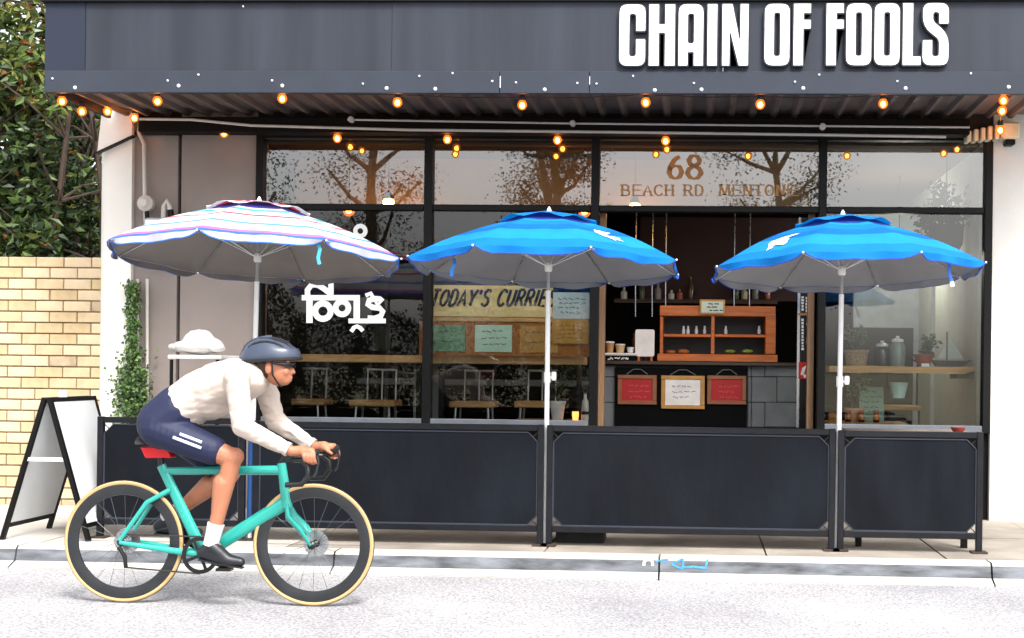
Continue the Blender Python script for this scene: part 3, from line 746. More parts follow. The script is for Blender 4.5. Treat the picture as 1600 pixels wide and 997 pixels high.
# ------------------------------------------------------------------ barriers
def barrier(x0, x1, yt0, yt1, yb0, yb1, label, Y=YFE, mark=None):
    za = P(x0, yt0, Y).z; a = P(x0, yt0, Y).x; b = P(x1, yt1, Y).x; zt = (za + P(x1, yt1, Y).z)/2
    zb = ZP
    t = thing('cafe_barrier', ((a+b)/2, Y, ZP), label, 'barrier', 'charcoal canvas cafe barriers along the kerb')
    w = .04
    for x in (a, b - w):
        k = MB(); k.box((x, Y-w/2, zb+.012), (x+w, Y+w/2, zt)); po = obj('post', k, m_steel, t, bevel=.003)
        k = MB(); k.box((x-.03, Y-.05, zb+.001), (x+w+.03, Y+.05, zb+.012)); obj('foot_plate', k, mat('rusty_foot', '#3a2a24', .8, var=.4, scale=30), po)
    k = MB(); k.box((a+w, Y-w/2+.002, zt-.042), (b-w, Y+w/2-.002, zt-.002)); obj('top_rail', k, m_steel, t, bevel=.003)
    zr = zb + .09
    k = MB(); k.box((a+w, Y-w/2+.002, zr), (b-w, Y+w/2-.002, zr+.04)); obj('bottom_rail', k, m_steel, t, bevel=.003)
    c = .062; x0_, x1_, z0_, z1_ = a+w+.004, b-w-.004, zr+.043, zt-.052
    nx, nz = 26, 10; k = MB()
    def shp(u, v):
        x = x0_ + (x1_-x0_)*u; z = z0_ + (z1_-z0_)*v
        dx = min(x - x0_, x1_ - x); dz = min(z - z0_, z1_ - z)
        if dx + dz < c: s_ = (c - dx - dz)/2; x += s_ if x < (x0_+x1_)/2 else -s_; z += s_ if z < (z0_+z1_)/2 else -s_
        bul = math.sin(u*PI)*math.sin(v*PI)*1.7
        return Vector((x, Y - .004 + .010*bul*math.sin(u*9+x0_*3) + .003*math.sin(u*40)*math.sin(v*PI), z))
    for side in (0, 1):
        o = len(k.v)
        for j in range(nz+1):
            for i in range(nx+1): k.v.append(shp(i/nx, j/nz) + Vector((0, .006*side, 0)))
        for j in range(nz):
            for i in range(nx):
                q = [o+j*(nx+1)+i, o+j*(nx+1)+i+1, o+(j+1)*(nx+1)+i+1, o+(j+1)*(nx+1)+i]
                k.f.append(q if not side else q[::-1]); k.m.append(0)
    cv = obj('canvas', k, m_navy, t, smooth=True, recalc=False)
    k = MB()
    loop = [(x0_+c, z0_), (x1_-c, z0_), (x1_, z0_+c), (x1_, z1_-c), (x1_-c, z1_), (x0_+c, z1_), (x0_, z1_-c), (x0_, z0_+c)]
    k.tube([(x, Y-.006, z) for x, z in loop], .006, 6, closed=True); obj('hem', k, mat('canvas_hem', '#272c38', .6), cv)
    for (xx, zc, sx, sz) in ((x0_, z0_, 1, 1), (x1_, z0_, -1, 1), (x0_, z1_, 1, -1), (x1_, z1_, -1, -1)):
        k = MB(); k.tube([(xx+sx*c*.5, Y, zc+sz*c*.5), (xx-sx*.004, Y, zc-sz*.003)], .0035, 5); obj('tie_cord', k, mat('cord_black', '#222226', .7), cv)
    return t
barrier(154, 384, 649, 655, 0, 0, 'charcoal canvas barrier at the far left, behind the cyclist and beside the sandwich board')
barrier(397, 850.5, 656, 665, 0, 0, 'long charcoal canvas barrier between striped umbrella pole and middle blue umbrella pole')
barrier(855, 1305.5, 664, 670, 0, 0, 'wide charcoal canvas barrier between the two blue umbrella poles')
barrier(1310, 1536, 671, 676, 0, 0, 'short charcoal canvas barrier at the right end with worn top rail')
tag(obj('floor_box', MB().pbox(868, 830, 943, 853, -1.78, -1.5), mat('black_rubber', '#0c0c0d', .7), bevel=.01), 'black rubber block on the footpath under the middle barrier', 'box')

# ------------------------------------------------------------------ umbrellas
def umbrella(px_top, py_top, px_foot, R, py_tip, ring_cols, label, tilt=(3.5, 0), lining='#8f9095', vent_col=None, group='open umbrellas along the barrier', lower=None, sag=.0, rot=0, striped=False, val=None, hem='#1a4fc0'):
    YU = YFE + .048
    foot = P(px_foot, 800, YU); foot.z = ZP + .002
    top = P(px_top, py_top, YU); ztip = P(px_top, py_tip, YU).z
    H = top.z - ztip - .05
    t = thing('umbrella', foot, label, 'umbrella', group)
    N, SUB, NR = 8, 8, len(ring_cols)
    c0 = Vector((top.x, YU, top.z))
    Mx = Matrix.Rotation(math.radians(-tilt[0]), 3, 'X') @ Matrix.Rotation(math.radians(tilt[1]), 3, 'Y')
    def pt(az, s, off=0.0, zoff=0.0):
        loc = ((az / (2*PI/N) + .5) % 1.0) - .5                  # 0 mid gore, +-.5 at the ribs
        chord = math.cos(PI/N) / math.cos(loc*2*PI/N)
        rr_ = R * s * (1 + (chord - 1) * (.15 + .85*s))
        z = -.05 - H * (.06*s + .94*s**1.75) - .018*s*(1-s)*4*(.25-loc*loc)*4*.5
        z += .010*s*(mnoise.noise(Vector((math.sin(az)*4 + px_top, math.cos(az)*4, s*2.2)))) + .005*s*mnoise.noise(Vector((math.sin(az)*11, math.cos(az)*11, s*5 + px_top)))
        rr_ -= off; z -= off
        return c0 + Mx @ Vector((rr_*math.sin(az+rot), -rr_*math.cos(az+rot), z + zoff))
    def shell(off, s0, s1, rings, zoff=0, wob=0):
        k = MB(); n = N*SUB
        for i in range(rings+1):
            s = s0 + (s1-s0)*i/rings
            for j in range(n):
                k.v.append(pt((j/n - .5/N)*2*PI, s, off, zoff))
        for i in range(rings):
            for j in range(n):
                k.f.append([i*n+j, i*n+(j+1) % n, (i+1)*n+(j+1) % n, (i+1)*n+j]); k.m.append(i if rings == NR else 0)
        return k, n
    mats = [mat('canvas_'+c.strip('#'), c, .8, var=.09, scale=7, bump=.35, bscale=9, spec=.2, trans=.3) for c in ring_cols]
    k, n = shell(0, .1, 1, NR); cano = obj('canopy', k, mats, t, smooth=True, recalc=False, ang=60)
    m_lin = mat('lining_'+lining.strip('#'), lining, .6, var=.06, scale=6, bump=.15, bscale=14)
    k, n = shell(.006, .08, .995, 10)
    k.f = [f[::-1] for f in k.f]; k.m = [0]*len(k.f); obj('lining', k, m_lin, cano, smooth=True, recalc=False, ang=60)
    # valance: one flap per gore with notches at the ribs
    for side, mm in ((0, mat('canvas_'+val.strip('#'), val, .75, var=.06, trans=.25) if val else mats[-1]), (1, m_lin)):
        k = MB(); hm = MB()
        for gi in range(N):
            o = len(k.v); Q = 14; rv = random.Random(gi*7+int(px_top)); fl = rv.uniform(-.012, .012); ph = rv.uniform(0, 6)
            for i in range(Q+1):
                u = i/Q - .5; az = (gi + u*.97)*2*PI/N
                d = (.036*(1 - min(1, abs(u)*2)**7) + .003*math.sin(u*14+gi) + .008)*(1 - .06*side)
                a = pt(az, 1, .005*side); rad = Vector((math.sin(az+rot), -math.cos(az+rot), 0))
                wav = (.010*math.sin(u*11+ph) + fl)
                k.v.append(a); k.v.append(a + Mx @ (Vector((0, 0, -d)) + rad*(wav - .004*side))); 
            for i in range(Q):
                q = [o+2*i, o+2*i+2, o+2*i+3, o+2*i+1]; k.f.append(q if side else q[::-1]); k.m.append(0)
            hm.tube([k.v[o+2*i+1] for i in range(Q+1)], .0045, 5)
        vo = obj('valance', k, mm, cano, smooth=True, recalc=False)
        if not side: obj('hem', hm, mat('hem_'+hem.strip('#'), hem, .7), cano, smooth=True)['kind'] = 'stuff'
    # vent cap
    vm = mat('canvas_'+(vent_col or ring_cols[0]).strip('#'), vent_col or ring_cols[0], .75, var=.06, trans=.25)
    k = MB(); n = N*6; rg = 5
    for i in range(rg+1):
        s = .012 + .345*i/rg
        for j in range(n):
            az = (j/n - .5/N)*2*PI; loc = ((az/(2*PI/N) + .5) % 1.0) - .5
            sc_ = math.cos(loc*PI)**1.5*(i/rg)**2
            k.v.append(pt(az, s, 0, .045 - .028*(i/rg) + .034*sc_))
    for i in range(rg):
        for j in range(n):
            k.f.append([i*n+j, i*n+(j+1) % n, (i+1)*n+(j+1) % n, (i+1)*n+j]); k.m.append(1 if (striped and i in (1, 3)) else 0)
    obj('vent', k, [vm, mat('canvas_c23a4a', '#c23a4a', .75, trans=.25)], cano, smooth=True, recalc=False, ang=70)
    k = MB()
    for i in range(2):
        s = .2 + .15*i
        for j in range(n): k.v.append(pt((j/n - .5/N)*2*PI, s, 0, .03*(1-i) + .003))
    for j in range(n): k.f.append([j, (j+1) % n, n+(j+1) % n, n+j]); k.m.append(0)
    obj('vent_mesh', k, mat('vent_mesh_navy', '#17257c', .8), cano, recalc=False)  # dark blue mesh showing under the arches of the cap
    # ribs, struts, finial
    for i in range(N):
        az = (i+.5)*2*PI/N
        r_ = obj('rib', MB().tube([pt(az, s, .012) for s in (.03,.2,.4,.6,.8,1.0)], .0035, 5), m_chrome, t, smooth=True)
        obj('rib_tip', MB().sphere(pt(az, 1.008, -.001), .007, 8, 6), m_white, r_, smooth=True)
    pole_top = c0 + Mx @ Vector((0,0,-.03))
    obj('finial', MB().lathe(c0 + Vector((0,0,-.03)), [(.018,0),(.02,.02),(.012,.04),(.004,.055)], 10), m_white, t, smooth=True)
    dz = Vector((foot.x - c0.x, 0, foot.z - c0.z))
    def al(f): return c0 + dz*f
    obj('pole', MB().tube([pole_top, al(.28)], .011, 12), mat('grey_inner_pole', '#9c9ea2', .4), t, smooth=True)
    lp = obj('lower_pole', MB().tube([al(.24), al(.5), al(1)], .0165, 12), lower or m_pole, t, smooth=True)
    hub = al(.17); obj('runner', MB().lathe(hub, [(.02,-.03),(.026,-.02),(.026,.02),(.02,.03)], 12), m_white, t, smooth=True)
    for i in range(N):
        az = (i+.5)*2*PI/N
        obj('strut', MB().tube([hub, pt(az, .5, .015)], .0028, 5), m_chrome, t)
    kn = al(.50); k = MB(); k.tube([kn + Vector((0,0,.035)), kn - Vector((0,0,.035))], .023, 12); k.tube([kn, kn + Vector((.045,-.012,0))], .008, 8); k.lathe(kn + Vector((.045,-.012,-.02)), [(.012,0),(.017,.01),(.017,.05),(.01,.058)], 8)
    obj('clamp_knob', k, m_white, lp, smooth=True)
    return t, cano, pt
def strap(parent, a, b, col, tipcol):
    a, b = Vector(a), Vector(b); k = MB(); pts = [a, a.lerp(b, .3) + Vector((.012,-.012,0)), a.lerp(b, .7) + Vector((-.004,-.006,0)), b]
    k.tube(pts, .011, 6, flat=.2, up=(1,0,0)); s_ = obj('strap', k, mat('strap_'+col.strip('#'), col, .7), parent)
    if tipcol: obj('strap_tip', MB().tube([b, b + Vector((.006,-.002,-.03))], .0125, 6, flat=.25, up=(1,0,0)), m_white, parent)
def patch(parent, pt, az0, s0, scale, poly, material, name, flip=1):
    # flat printed mark laid on the gore: poly in metres around (az0, s0); fan of small triangles
    cx = sum(p[0] for p in poly)/len(poly); cz = sum(p[1] for p in poly)/len(poly)
    k = MB()
    def q(x, z):
        s = s0 - z*scale; return pt(az0 + flip*x*scale/max(.2, s), s, -.004)
    def inp(x, z):
        r = False; n = len(poly)
        for i in range(n):
            (ax, az_), (bx_, bz) = poly[i-1], poly[i]
            if (az_ > z) != (bz > z) and x < (bx_-ax)*(z-az_)/(bz-az_) + ax: r = not r
        return r
    e = .004; xs_ = [p[0] for p in poly]; zs_ = [p[1] for p in poly]
    z = min(zs_)
    while z < max(zs_):
        x = min(xs_)
        while x < max(xs_):
            if inp(x+e/2, z+e/2): k.add([q(x,z), q(x+e,z), q(x+e,z+e), q(x,z+e)], [(0,1,2,3)])
            x += e
        z += e
    bmv = obj(name, k, material, parent, recalc=False)
    return bmv
B1, B2, B3 = '#0e78c4', '#0a68b2', '#1a8cd6'
blue = [B1, B2, B2, B3, B3, B1, B1, B2, B2, B3, B3, B3, B1, B1]
RB = .92
u2, c2, p2 = umbrella(858, 329, 852.7, RB, 416, blue, 'blue beach umbrella in the middle with white fish mark on its right side', tilt=(3.4, .4))
u3, c3, p3 = umbrella(1317, 334, 1308, .905, 424, blue, 'blue beach umbrella at the right with white bird like mark on its left side', tilt=(3.4, -1.2), rot=.02)
WH = '#d3d2d6'; stripes = ['#d04a58', WH, '#2a4fa8', WH, WH, WH, '#c2485a', WH, WH, '#58b4cc', '#2f9fc4', WH, WH, WH, '#c2485a', WH, WH, WH, WH, '#5f93d8', WH, WH, WH, '#b86fb0', '#3c6fd0']
u1, c1, p1 = umbrella(405, 313, 391, .975, 403, stripes, 'red, white and blue striped umbrella at the left above the cyclist', tilt=(4.6, .4), lining='#86817f', vent_col='#d9d6dc', lower=m_pole, rot=.36, striped=True, val='#cfcfd8', hem='#2f6fd0')
m_mark = mat('white_print', '#f1f1f1', .7, var=.02)
def mark_poly(pts, cx, cy, sc, side):
    out = []
    for (x, y) in pts:
        u, v = (x-cx)/sc/245, -(y-cy)/sc/245
        rd = -v/.6; out.append(((u - side*rd*.6)/.72, -rd))
    return out
patch(c2, p2, .74, .73, 1, mark_poly([(560,530),(610,532),(665,535),(640,575),(650,597),(700,580),(735,585),(722,603),(760,615),(715,618),(705,632),(670,618),(635,603),(600,582),(572,562)], 655, 580, 3.805, 1), m_mark, 'printed_mark')
patch(c3, p3, -.78, .73, 1, mark_poly([(495,188),(440,203),(405,212),(350,240),(318,255),(300,275),(295,310),(282,345),(300,325),(325,322),(318,308),(345,288),(360,300),(395,292),(415,270),(408,258),(428,243),(412,238),(440,218)], 380, 262, 3.595, -1), m_mark, 'printed_mark')
strap(u3, P(1476,398,-2.4), P(1487,440,-2.4), '#3d74d6', 1)
strap(u2, P(709,404,-2.5), P(706,432,-2.5), '#2f7fd8', None)
strap(u1, P(497,380,-2.6), P(499,413,-2.6), '#49b4dc', None)
for px, y0, y1 in ((389, 690, 706), (390, 738, 762)):
    pass
obj('pole_sleeve', MB().tube([P(394,684,YFE+.048), P(391.2,830,YFE+.048)], .026, 10), mat('blue_sleeve', '#1b4a86', .6), u1, smooth=True)

# ------------------------------------------------------------------ sandwich board
sb = thing('sandwich_board', (X(72, -2.0), -1.95, ZP), 'white sandwich board with black frame standing open by the left barrier', 'sign board')
ya, yb = -2.16, -1.50
apx = P(71, 622, ya); zt = apx.z
fl_ = P(2, 812, ya).x + .0; fr_ = P(137, 838, ya).x; ax_ = apx.x
def leaf_board(xt, xb, name, inner):
    d = Vector((xb-xt, 0, -(zt-ZP))).normalized(); n = Vector((-d.z, 0, d.x)) * (.012)
    T0 = Vector((xt, ya, zt)); B0 = T0 + d*((zt-ZP)/-d.z)
    k = MB()
    def slab(y0, y1, f0, f1, w):
        q = Vector((n.x, 0, n.z)).normalized()*w
        a = T0.lerp(B0, f0); b = T0.lerp(B0, f1)
        vs = []
        for p in (a, b):
            for y in (y0, y1):
                for s_ in (-1, 1): vs.append(Vector((p.x, y, p.z)) + q*s_)
        k.add(vs, [(0,1,3,2),(4,6,7,5),(0,4,5,1),(2,3,7,6),(0,2,6,4),(1,5,7,3)])
    slab(ya, ya+.03, 0, 1, .014); slab(yb-.03, yb, 0, 1, .014); slab(ya+.03, yb-.03, .88, .91, .012); slab(ya+.03, yb-.03, 0, .03, .012)
    fr = obj('frame', k, m_black, sb)
    k = MB(); slab(ya+.031, yb-.031, .031, .879, .009); obj('panel', k, mat('white_board', '#d9dcdf', .35, var=.03), sb)
leaf_board(ax_-.012, fl_, 'a', 1)
_ya = ya
k = MB()
leaf_board(ax_+.02, fr_, 'b', 0)
k = MB(); zc = P(70, 718, ya).z; k.box((P(40,718,ya).x, ya+.005, zc-.012), (P(99,718,ya).x, ya+.025, zc+.012)); obj('spreader_bar', k, m_white, sb)
k = MB(); k.lathe((ax_+.005, (ya+yb)/2-.1, zt+.002), [(.03,0),(.03,.03),(.012,.045)], 10); obj('hinge_cap', k, m_white, sb, smooth=True)

# ------------------------------------------------------------------ small table with crumpled white bag
tb = thing('side_table', P(305, 660, -.6), 'small white edged table against the taupe wall behind the cyclist', 'table')
k = MB(); k.pbox(262, 555, 346, 561, -.75, -.3); obj('table_top', k, m_white, tb, bevel=.004)
for a, b in ((268,-.72),(340,-.72),(268,-.34),(340,-.34)):
    q = P(a, 562, b); k = MB(); k.tube([q, (q.x, q.y, ZP)], .014, 8); obj('leg', k, m_black, tb)
k = MB()
tt = P(305, 555, -.5).z
for (px, w, h, yo) in ((284,.11,.035,0),(300,.12,.07,.05),(312,.14,.10,0),(328,.10,.06,.04),(340,.06,.03,0),(305,.16,.05,-.05)):
    c = P(px, 555, -.5); k.sphere((c.x, -.5+yo, tt+h*.62), (w*.9, .11, h), 14, 10)
k = remesh(k, .012, 3)
rs = random.Random(3)
from mathutils import noise as _nz
k.v = [v + Vector((0, -1, .7))*(.02*abs(_nz.noise(v*14)) + .010*_nz.noise(v*34)) for v in k.v]
mz = min(v.z for v in k.v); k.v = [v + Vector((0,0,tt+.001-mz)) for v in k.v]
tag(obj('cloth_bag', k, mat('grey_white_cloth', '#bdbcba', .85, var=.08, bump=.3, bscale=14), smooth=True, ang=60), 'crumpled white cloth bag lying on the small table at the taupe wall', 'bag')

# ------------------------------------------------------------------ cafe interior, left side
def plank(name, x0, y0, x1, y1, Y0, Y1, m, label, cat):
    return tag(obj(name, MB().pbox(x0, y0, x1, y1, Y0, Y1), m, bevel=.006), label, cat)
wb = thing('window_bench', (X(560,.4), .4, ZIN), 'long pale timber bar bench along the left windows inside the cafe', 'bench')
k = MB(); k.pbox(418, 554, 662, 566, .3, .68); obj('bench_top', k, m_wood, wb, bevel=.006)
k = MB(); k.pbox(662.6, 556, 912, 569, .3, .68); obj('bench_top', k, m_wood, wb, bevel=.006)
for px in (430, 655, 690, 905):
    q = P(px, 566, .45); k = MB(); k.box((q.x-.02, .43, ZIN), (q.x+.02, .5, q.z)); obj('leg', k, m_black, wb)
k = MB(); k.pbox(646, 568, 690, 668, .72, .78); tag(obj('post', k, mat('grey_post', '#7d7f7c', .7)), 'grey rendered column inside behind the left mullion', 'column')
m_leg = mat('pale_stool_steel', '#b9bcc0', .35, metal=.6)
def stool(x0, x1, ys, label, Y=.95):
    a, b = P(x0, ys, Y), P(x1, ys, Y); w = b.x - a.x; z = a.z
    t = thing('bar_stool', ((a.x+b.x)/2, Y+.15, ZIN), label, 'stool', 'bar stools at the window bench')
    k = MB(); k.box((a.x, Y, z-.055), (b.x, Y+.32, z)); obj('seat', k, m_wood, t, bevel=.008)
    for sx, sy in ((.14,.04),(.86,.04),(.14,.28),(.86,.28)):
        p = Vector((a.x + w*sx, Y+sy, z-.055)); q = Vector((a.x + w*(.5+(sx-.5)*1.25), Y+.16+(sy-.16)*1.35, ZIN))
        obj('leg', MB().tube([p, q], .011, 8), m_leg, t)
    obj('foot_ring', MB().tube([(a.x+w*.5+w*.42*math.cos(t_*PI/8), Y+.16+.14*math.sin(t_*PI/8), ZIN+.22) for t_ in range(16)], .007, 6, closed=True), m_leg, t)
    for sx in (.22, .55, .86):
        p = Vector((a.x+w*sx, Y+.30, z+.001)); obj('back_post', MB().tube([p, p + Vector((0,.02,.27))], .0075, 6), m_leg, t)
    obj('back_rail', MB().tube([(a.x+w*.2, Y+.32, z+.27), (a.x+w*.88, Y+.32, z+.27)], .01, 6), m_leg, t)
stool(429, 505, 623, 'timber seated bar stool right beside the cyclist, leftmost at the bench')
stool(545, 616, 625, 'timber seated bar stool under the white window lettering, second at the bench')
stool(701, 771, 627, 'timber seated bar stool below the mint green note, third at the bench')
stool(803, 872, 627, 'timber seated bar stool half hidden by the middle umbrella pole')
# menu board
m_cream = mat('cream_board', '#e2cb8c', .7, var=.12, scale=4, stretch=(1,6,6))
mbd = thing('menu_board', P(765, 560, .25), 'cream timber board lettered with the curry menu heading behind the second window', 'sign board')
k = MB(); k.pbox(664, 446, 864, 495, .2, .225); obj('heading_panel', k, m_cream, mbd, bevel=.003)
k = MB(); k.pbox(664, 496, 914, 503, .19, .225); obj('ledge', k, m_wood, mbd, bevel=.003)
k = MB(); k.pbox(655, 503.5, 922, 556, .21, .23); obj('pin_panel', k, mat('cork_orange', '#a3662c', .85, var=.2, scale=40), mbd)
text(None, "TODAY'S CURRIES", 671, 866, 478, 25, 4.4, .195, slant=.32, gap=.3, each=lambda k: obj('heading_letter', k, mat('black_ink', '#0f0f10', .6), mbd, recalc=False))
m_ink = mat('grey_ink', '#4a5450', .7)
def scribble(k, x0, y0, x1, lines, dy, Y, w=1.0, seed=1, jag=1.6):
    rs = random.Random(seed)
    for i in range(lines):
        y = y0 + i*dy; x = x0 + rs.uniform(0, 6); e = x1 - rs.uniform(0, (x1-x0)*.3)
        while x < e:
            L = rs.uniform(4, 9); pts = [(x + L*q/5, y + rs.uniform(-jag, jag)) for q in range(6)]
            k.ribbon(pts, w, Y); x += L + rs.uniform(1.5, 3)
def paper(x0, y0, x1, y1, Y, m, label, lines=3, seed=1, ink=None, tilt=0):
    k = MB(); k.pbox(x0, y0, x1, y1, Y, Y+.004); o = obj('paper_note', k, m, bevel=.0)
    tag(o, label, 'paper', 'notes pinned on the menu board')
    if lines:
        k = MB(); scribble(k, x0+6, y0+10, x1-6, lines, (y1-y0-14)/max(1, lines-.2), Y-.002, 1.1, seed); obj('handwriting', k, ink or m_ink, o, recalc=False)['kind'] = 'stuff'
paper(677, 508, 727, 549, .2, mat('sage_paper', '#6f9b7c', .85), 'sage green handwritten note pinned at the left of the menu board', 2, 1, mat('dark_ink','#26332b',.7))
paper(742, 508, 800, 550, .2, mat('mint_paper', '#bfe3d2', .85), 'pale mint handwritten note pinned in the middle of the menu board', 3, 2)
paper(812, 509, 872, 551, .2, mat('tan_paper', '#b98d4a', .85), 'tan handwritten note pinned right of the mint one', 2, 3)
paper(864, 457, 921, 498, .185, mat('pale_blue_paper', '#c3d6db', .85), 'pale blue printed menu sheet taped inside the second window', 4, 4)
paper(863, 499, 920, 537, .17, mat('kraft_paper', '#bd9048', .85), 'kraft paper menu sheet hung below the pale blue sheet', 4, 5, mat('brown_ink', '#7c5a2a', .7))
# plants and bits behind the second window
def pot(name, px, py_base, Y, h, r0, r1, m, label, foliage, seed, leafm, lsize=.05, lcount=90, ph=.35, spread=.16, cat='plant', stems=5):
    b = P(px, py_base, Y); t = thing(name, b, label, cat)
    obj('pot', MB().lathe(b, [(r0,0),(r1*.97,h*.85),(r1*1.06,h*.86),(r1*1.06,h),(r1*.9,h),(r1*.85,h*.9)], 18), m, t, smooth=True)
    rs = random.Random(seed); k = MB(); lf = MB()
    for i in range(stems):
        a = rs.uniform(0, 2*PI); e = b + Vector((math.cos(a)*spread*rs.uniform(.3,1), math.sin(a)*spread*.6, h+ph*rs.uniform(.6,1)))
        s0 = b + Vector((0,0,h*.9)); mid = s0.lerp(e, .5) + Vector((0,0,ph*.12)); k.tube([s0, mid, e], [.006,.005,.003], 5)
        for j in range(lcount//stems):
            f = rs.uniform(.35, 1.05); c = s0.lerp(e, f) + Vector((rs.gauss(0,.02), rs.gauss(0,.02), rs.gauss(0,.02)))
            leaf(lf, c, Vector((rs.uniform(-1,1), rs.uniform(-1,1), rs.uniform(-.6,.7))), lsize*rs.uniform(.6,1.2), .5)
    obj('stem', k, BARK, t); obj('foliage', lf, leafm, t, recalc=False)
    return t
pot('potted_plant', 871, 657, .3, .16, .045, .065, m_white, 'leafy branching plant in a white pot beside the middle umbrella pole', 1, 5, mat('houseplant_green', (.05,.10,.03), .5), .035, 130, .36, .16)
LED = plank('low_ledge', 800, 657, 925, 662, .2, .6, m_wood, 'low pale timber ledge behind the second window sill', 'ledge')
cn = thing('candle_jar', P(899, 657, .3), 'small glowing amber candle jar next to the white pot', 'candle')
obj('jar', MB().lathe(P(899,657,.3), [(.022,0),(.028,.05),(.026,.075)], 14), emit('amber_glow', (1,.35,.08), 1.2), cn, smooth=True)
obj('rim', MB().lathe(P(899,643,.3), [(.027,0),(.027,.008)], 14), mat('brown_glass', '#5a3218', .3), cn, smooth=True)
bt = thing('bottle', P(914, 657, .28), 'white bottle with black band standing at the door end of the ledge', 'bottle')
obj('body', MB().lathe(P(914,657,.28), [(.03,0),(.03,.10),(.026,.16),(.013,.18),(.013,.22)], 14), m_white, bt, smooth=True)
obj('band', MB().lathe(P(914,657,.28)+Vector((0,0,.05)), [(.031,0),(.031,.025)], 14), m_black, bt, smooth=True)
# pendants
def pendant(px, py, Y, label, r=.11):
    c = P(px, py, Y); t = thing('pendant_lamp', c, label, 'lamp', 'pendant lamps inside the windows')
    obj('cord', MB().tube([c + Vector((0,0,.12)), (c.x, c.y, 3.14)], .004, 5), m_black, t)
    obj('shade', MB().lathe(c, [(r*.45,.03),(r*.4,.05),(r*.25,.08),(r*.1,.1)], 16, caps=False), mat('dark_shade', '#3a2d1c', .5), t, smooth=True)
    obj('bulb', MB().sphere(c + Vector((0,0,.0)), (.05,.05,.03), 12, 8), emit('pendant_glow', (1,.5,.13), 30), t, smooth=True)
pendant(607, 316, .62, 'lit pendant lamp behind the left transom pane')
pendant(992, 323, .62, 'lit pendant lamp behind the transom pane below the house number')
def globe(px, py, Y, label):
    c = P(px, py, Y); t = thing('globe_lamp', c, label, 'lamp', 'globe bulbs inside the lower windows')
    obj('cord', MB().tube([c + Vector((0,0,.04)), (c.x, c.y, 3.14)], .004, 5), m_black, t); obj('bulb', MB().sphere(c, (.05,.05,.05), 14, 10), m_amber, t, smooth=True); obj('filament', MB().sphere(c, (.026,.026,.026), 12, 8), m_bulb, t, smooth=True)
globe(545, 329, .4, 'orange lit globe bulb behind the pane above the white lettering'); globe(913, 331, .4, 'orange lit globe bulb behind the middle umbrella top')
c = P(1405, 388, 1.9); t = thing('globe_lamp', c, 'added white globe light for the pale inner wall, unseen behind the right blue umbrella', 'lamp', 'globe bulbs inside the lower windows')  # added globe, hidden by the umbrella, to brighten the pale inner wall
obj('cord', MB().tube([c + Vector((0,0,.06)), (c.x, c.y, 3.14)], .004, 5), m_black, t); obj('bulb', MB().sphere(c, .07, 16, 12), emit('added_globe_glow', (1,.92,.78), 42), t, smooth=True)
# dim shapes at the back of the left room
for i, (x0, y0, x1, y1) in enumerate(((495,516,522,528),(535,517,545,550),(508,540,521,551),(575,505,610,548))):
    tag(obj('wall_picture', MB().pbox(x0, y0, x1, y1, 3.9, 3.93), mat('dim_picture_%d' % i, ['#8d8f8a','#77756f','#858783','#3d4442'][i], .6)), ['grey oblong picture far back below the window lettering','tall narrow grey panel far back right of the oblong one','small square grey picture far back under the oblong one','dark sketchy poster far back at the right of the left room'][i], 'picture', 'pictures at the back of the left room')
k = MB(); k.pbox(440, 592, 925, 602, 3.2, 3.5); tag(obj('back_counter', k, mat('grey_counter_edge', '#6f7274', .6), bevel=.01), 'long grey counter at the back of the left room behind the stools', 'counter')

# ------------------------------------------------------------------ counter in the doorway
YC = .95
ct = thing('service_counter', (X(1105, YC), YC+.3, ZIN), 'service counter of grey blocks with dark front panel seen through the open doorway', 'counter')
m_block = mat('grey_block', '#76797a', .9, var=.12, bump=.2, bscale=120)
for (x0, x1, ys) in ((943, 962, (571, 589, 629, 668)), (1168, 1263, (571, 589, 629, 668))):
    for j in range(3):
        xs_ = [x0, x1] if x1 - x0 < 40 else ([1168, 1174, 1214, 1263] if j % 2 else [1168, 1174, 1195, 1263])
        for a, b in zip(xs_, xs_[1:]):
            k = MB(); k.pbox(a+.5, ys[j]+.6, b-.5, ys[j+1]-.6, YC, YC+.12); obj('block', k, m_block, ct, bevel=.004)
k = MB(); k.box((X(943,YC), YC+.006, ZIN), (X(1264,YC), YC+.14, Z(569,YC)-.005)); obj('block_core', k, mat('grout_dark', '#26282a', .9), ct)
k = MB(); k.box((X(962,YC), YC-.03, ZIN), (X(1168,YC), YC-.002, Z(574,YC))); obj('front_panel', k, mat('black_panel', '#060607', .7, spec=.1), ct)
k = MB(); k.pbox(941, 565, 1266, 571, YC-.08, YC+.55); obj('counter_top', k, mat('dark_bench_top', '#3a2a22', .35), ct, bevel=.005)
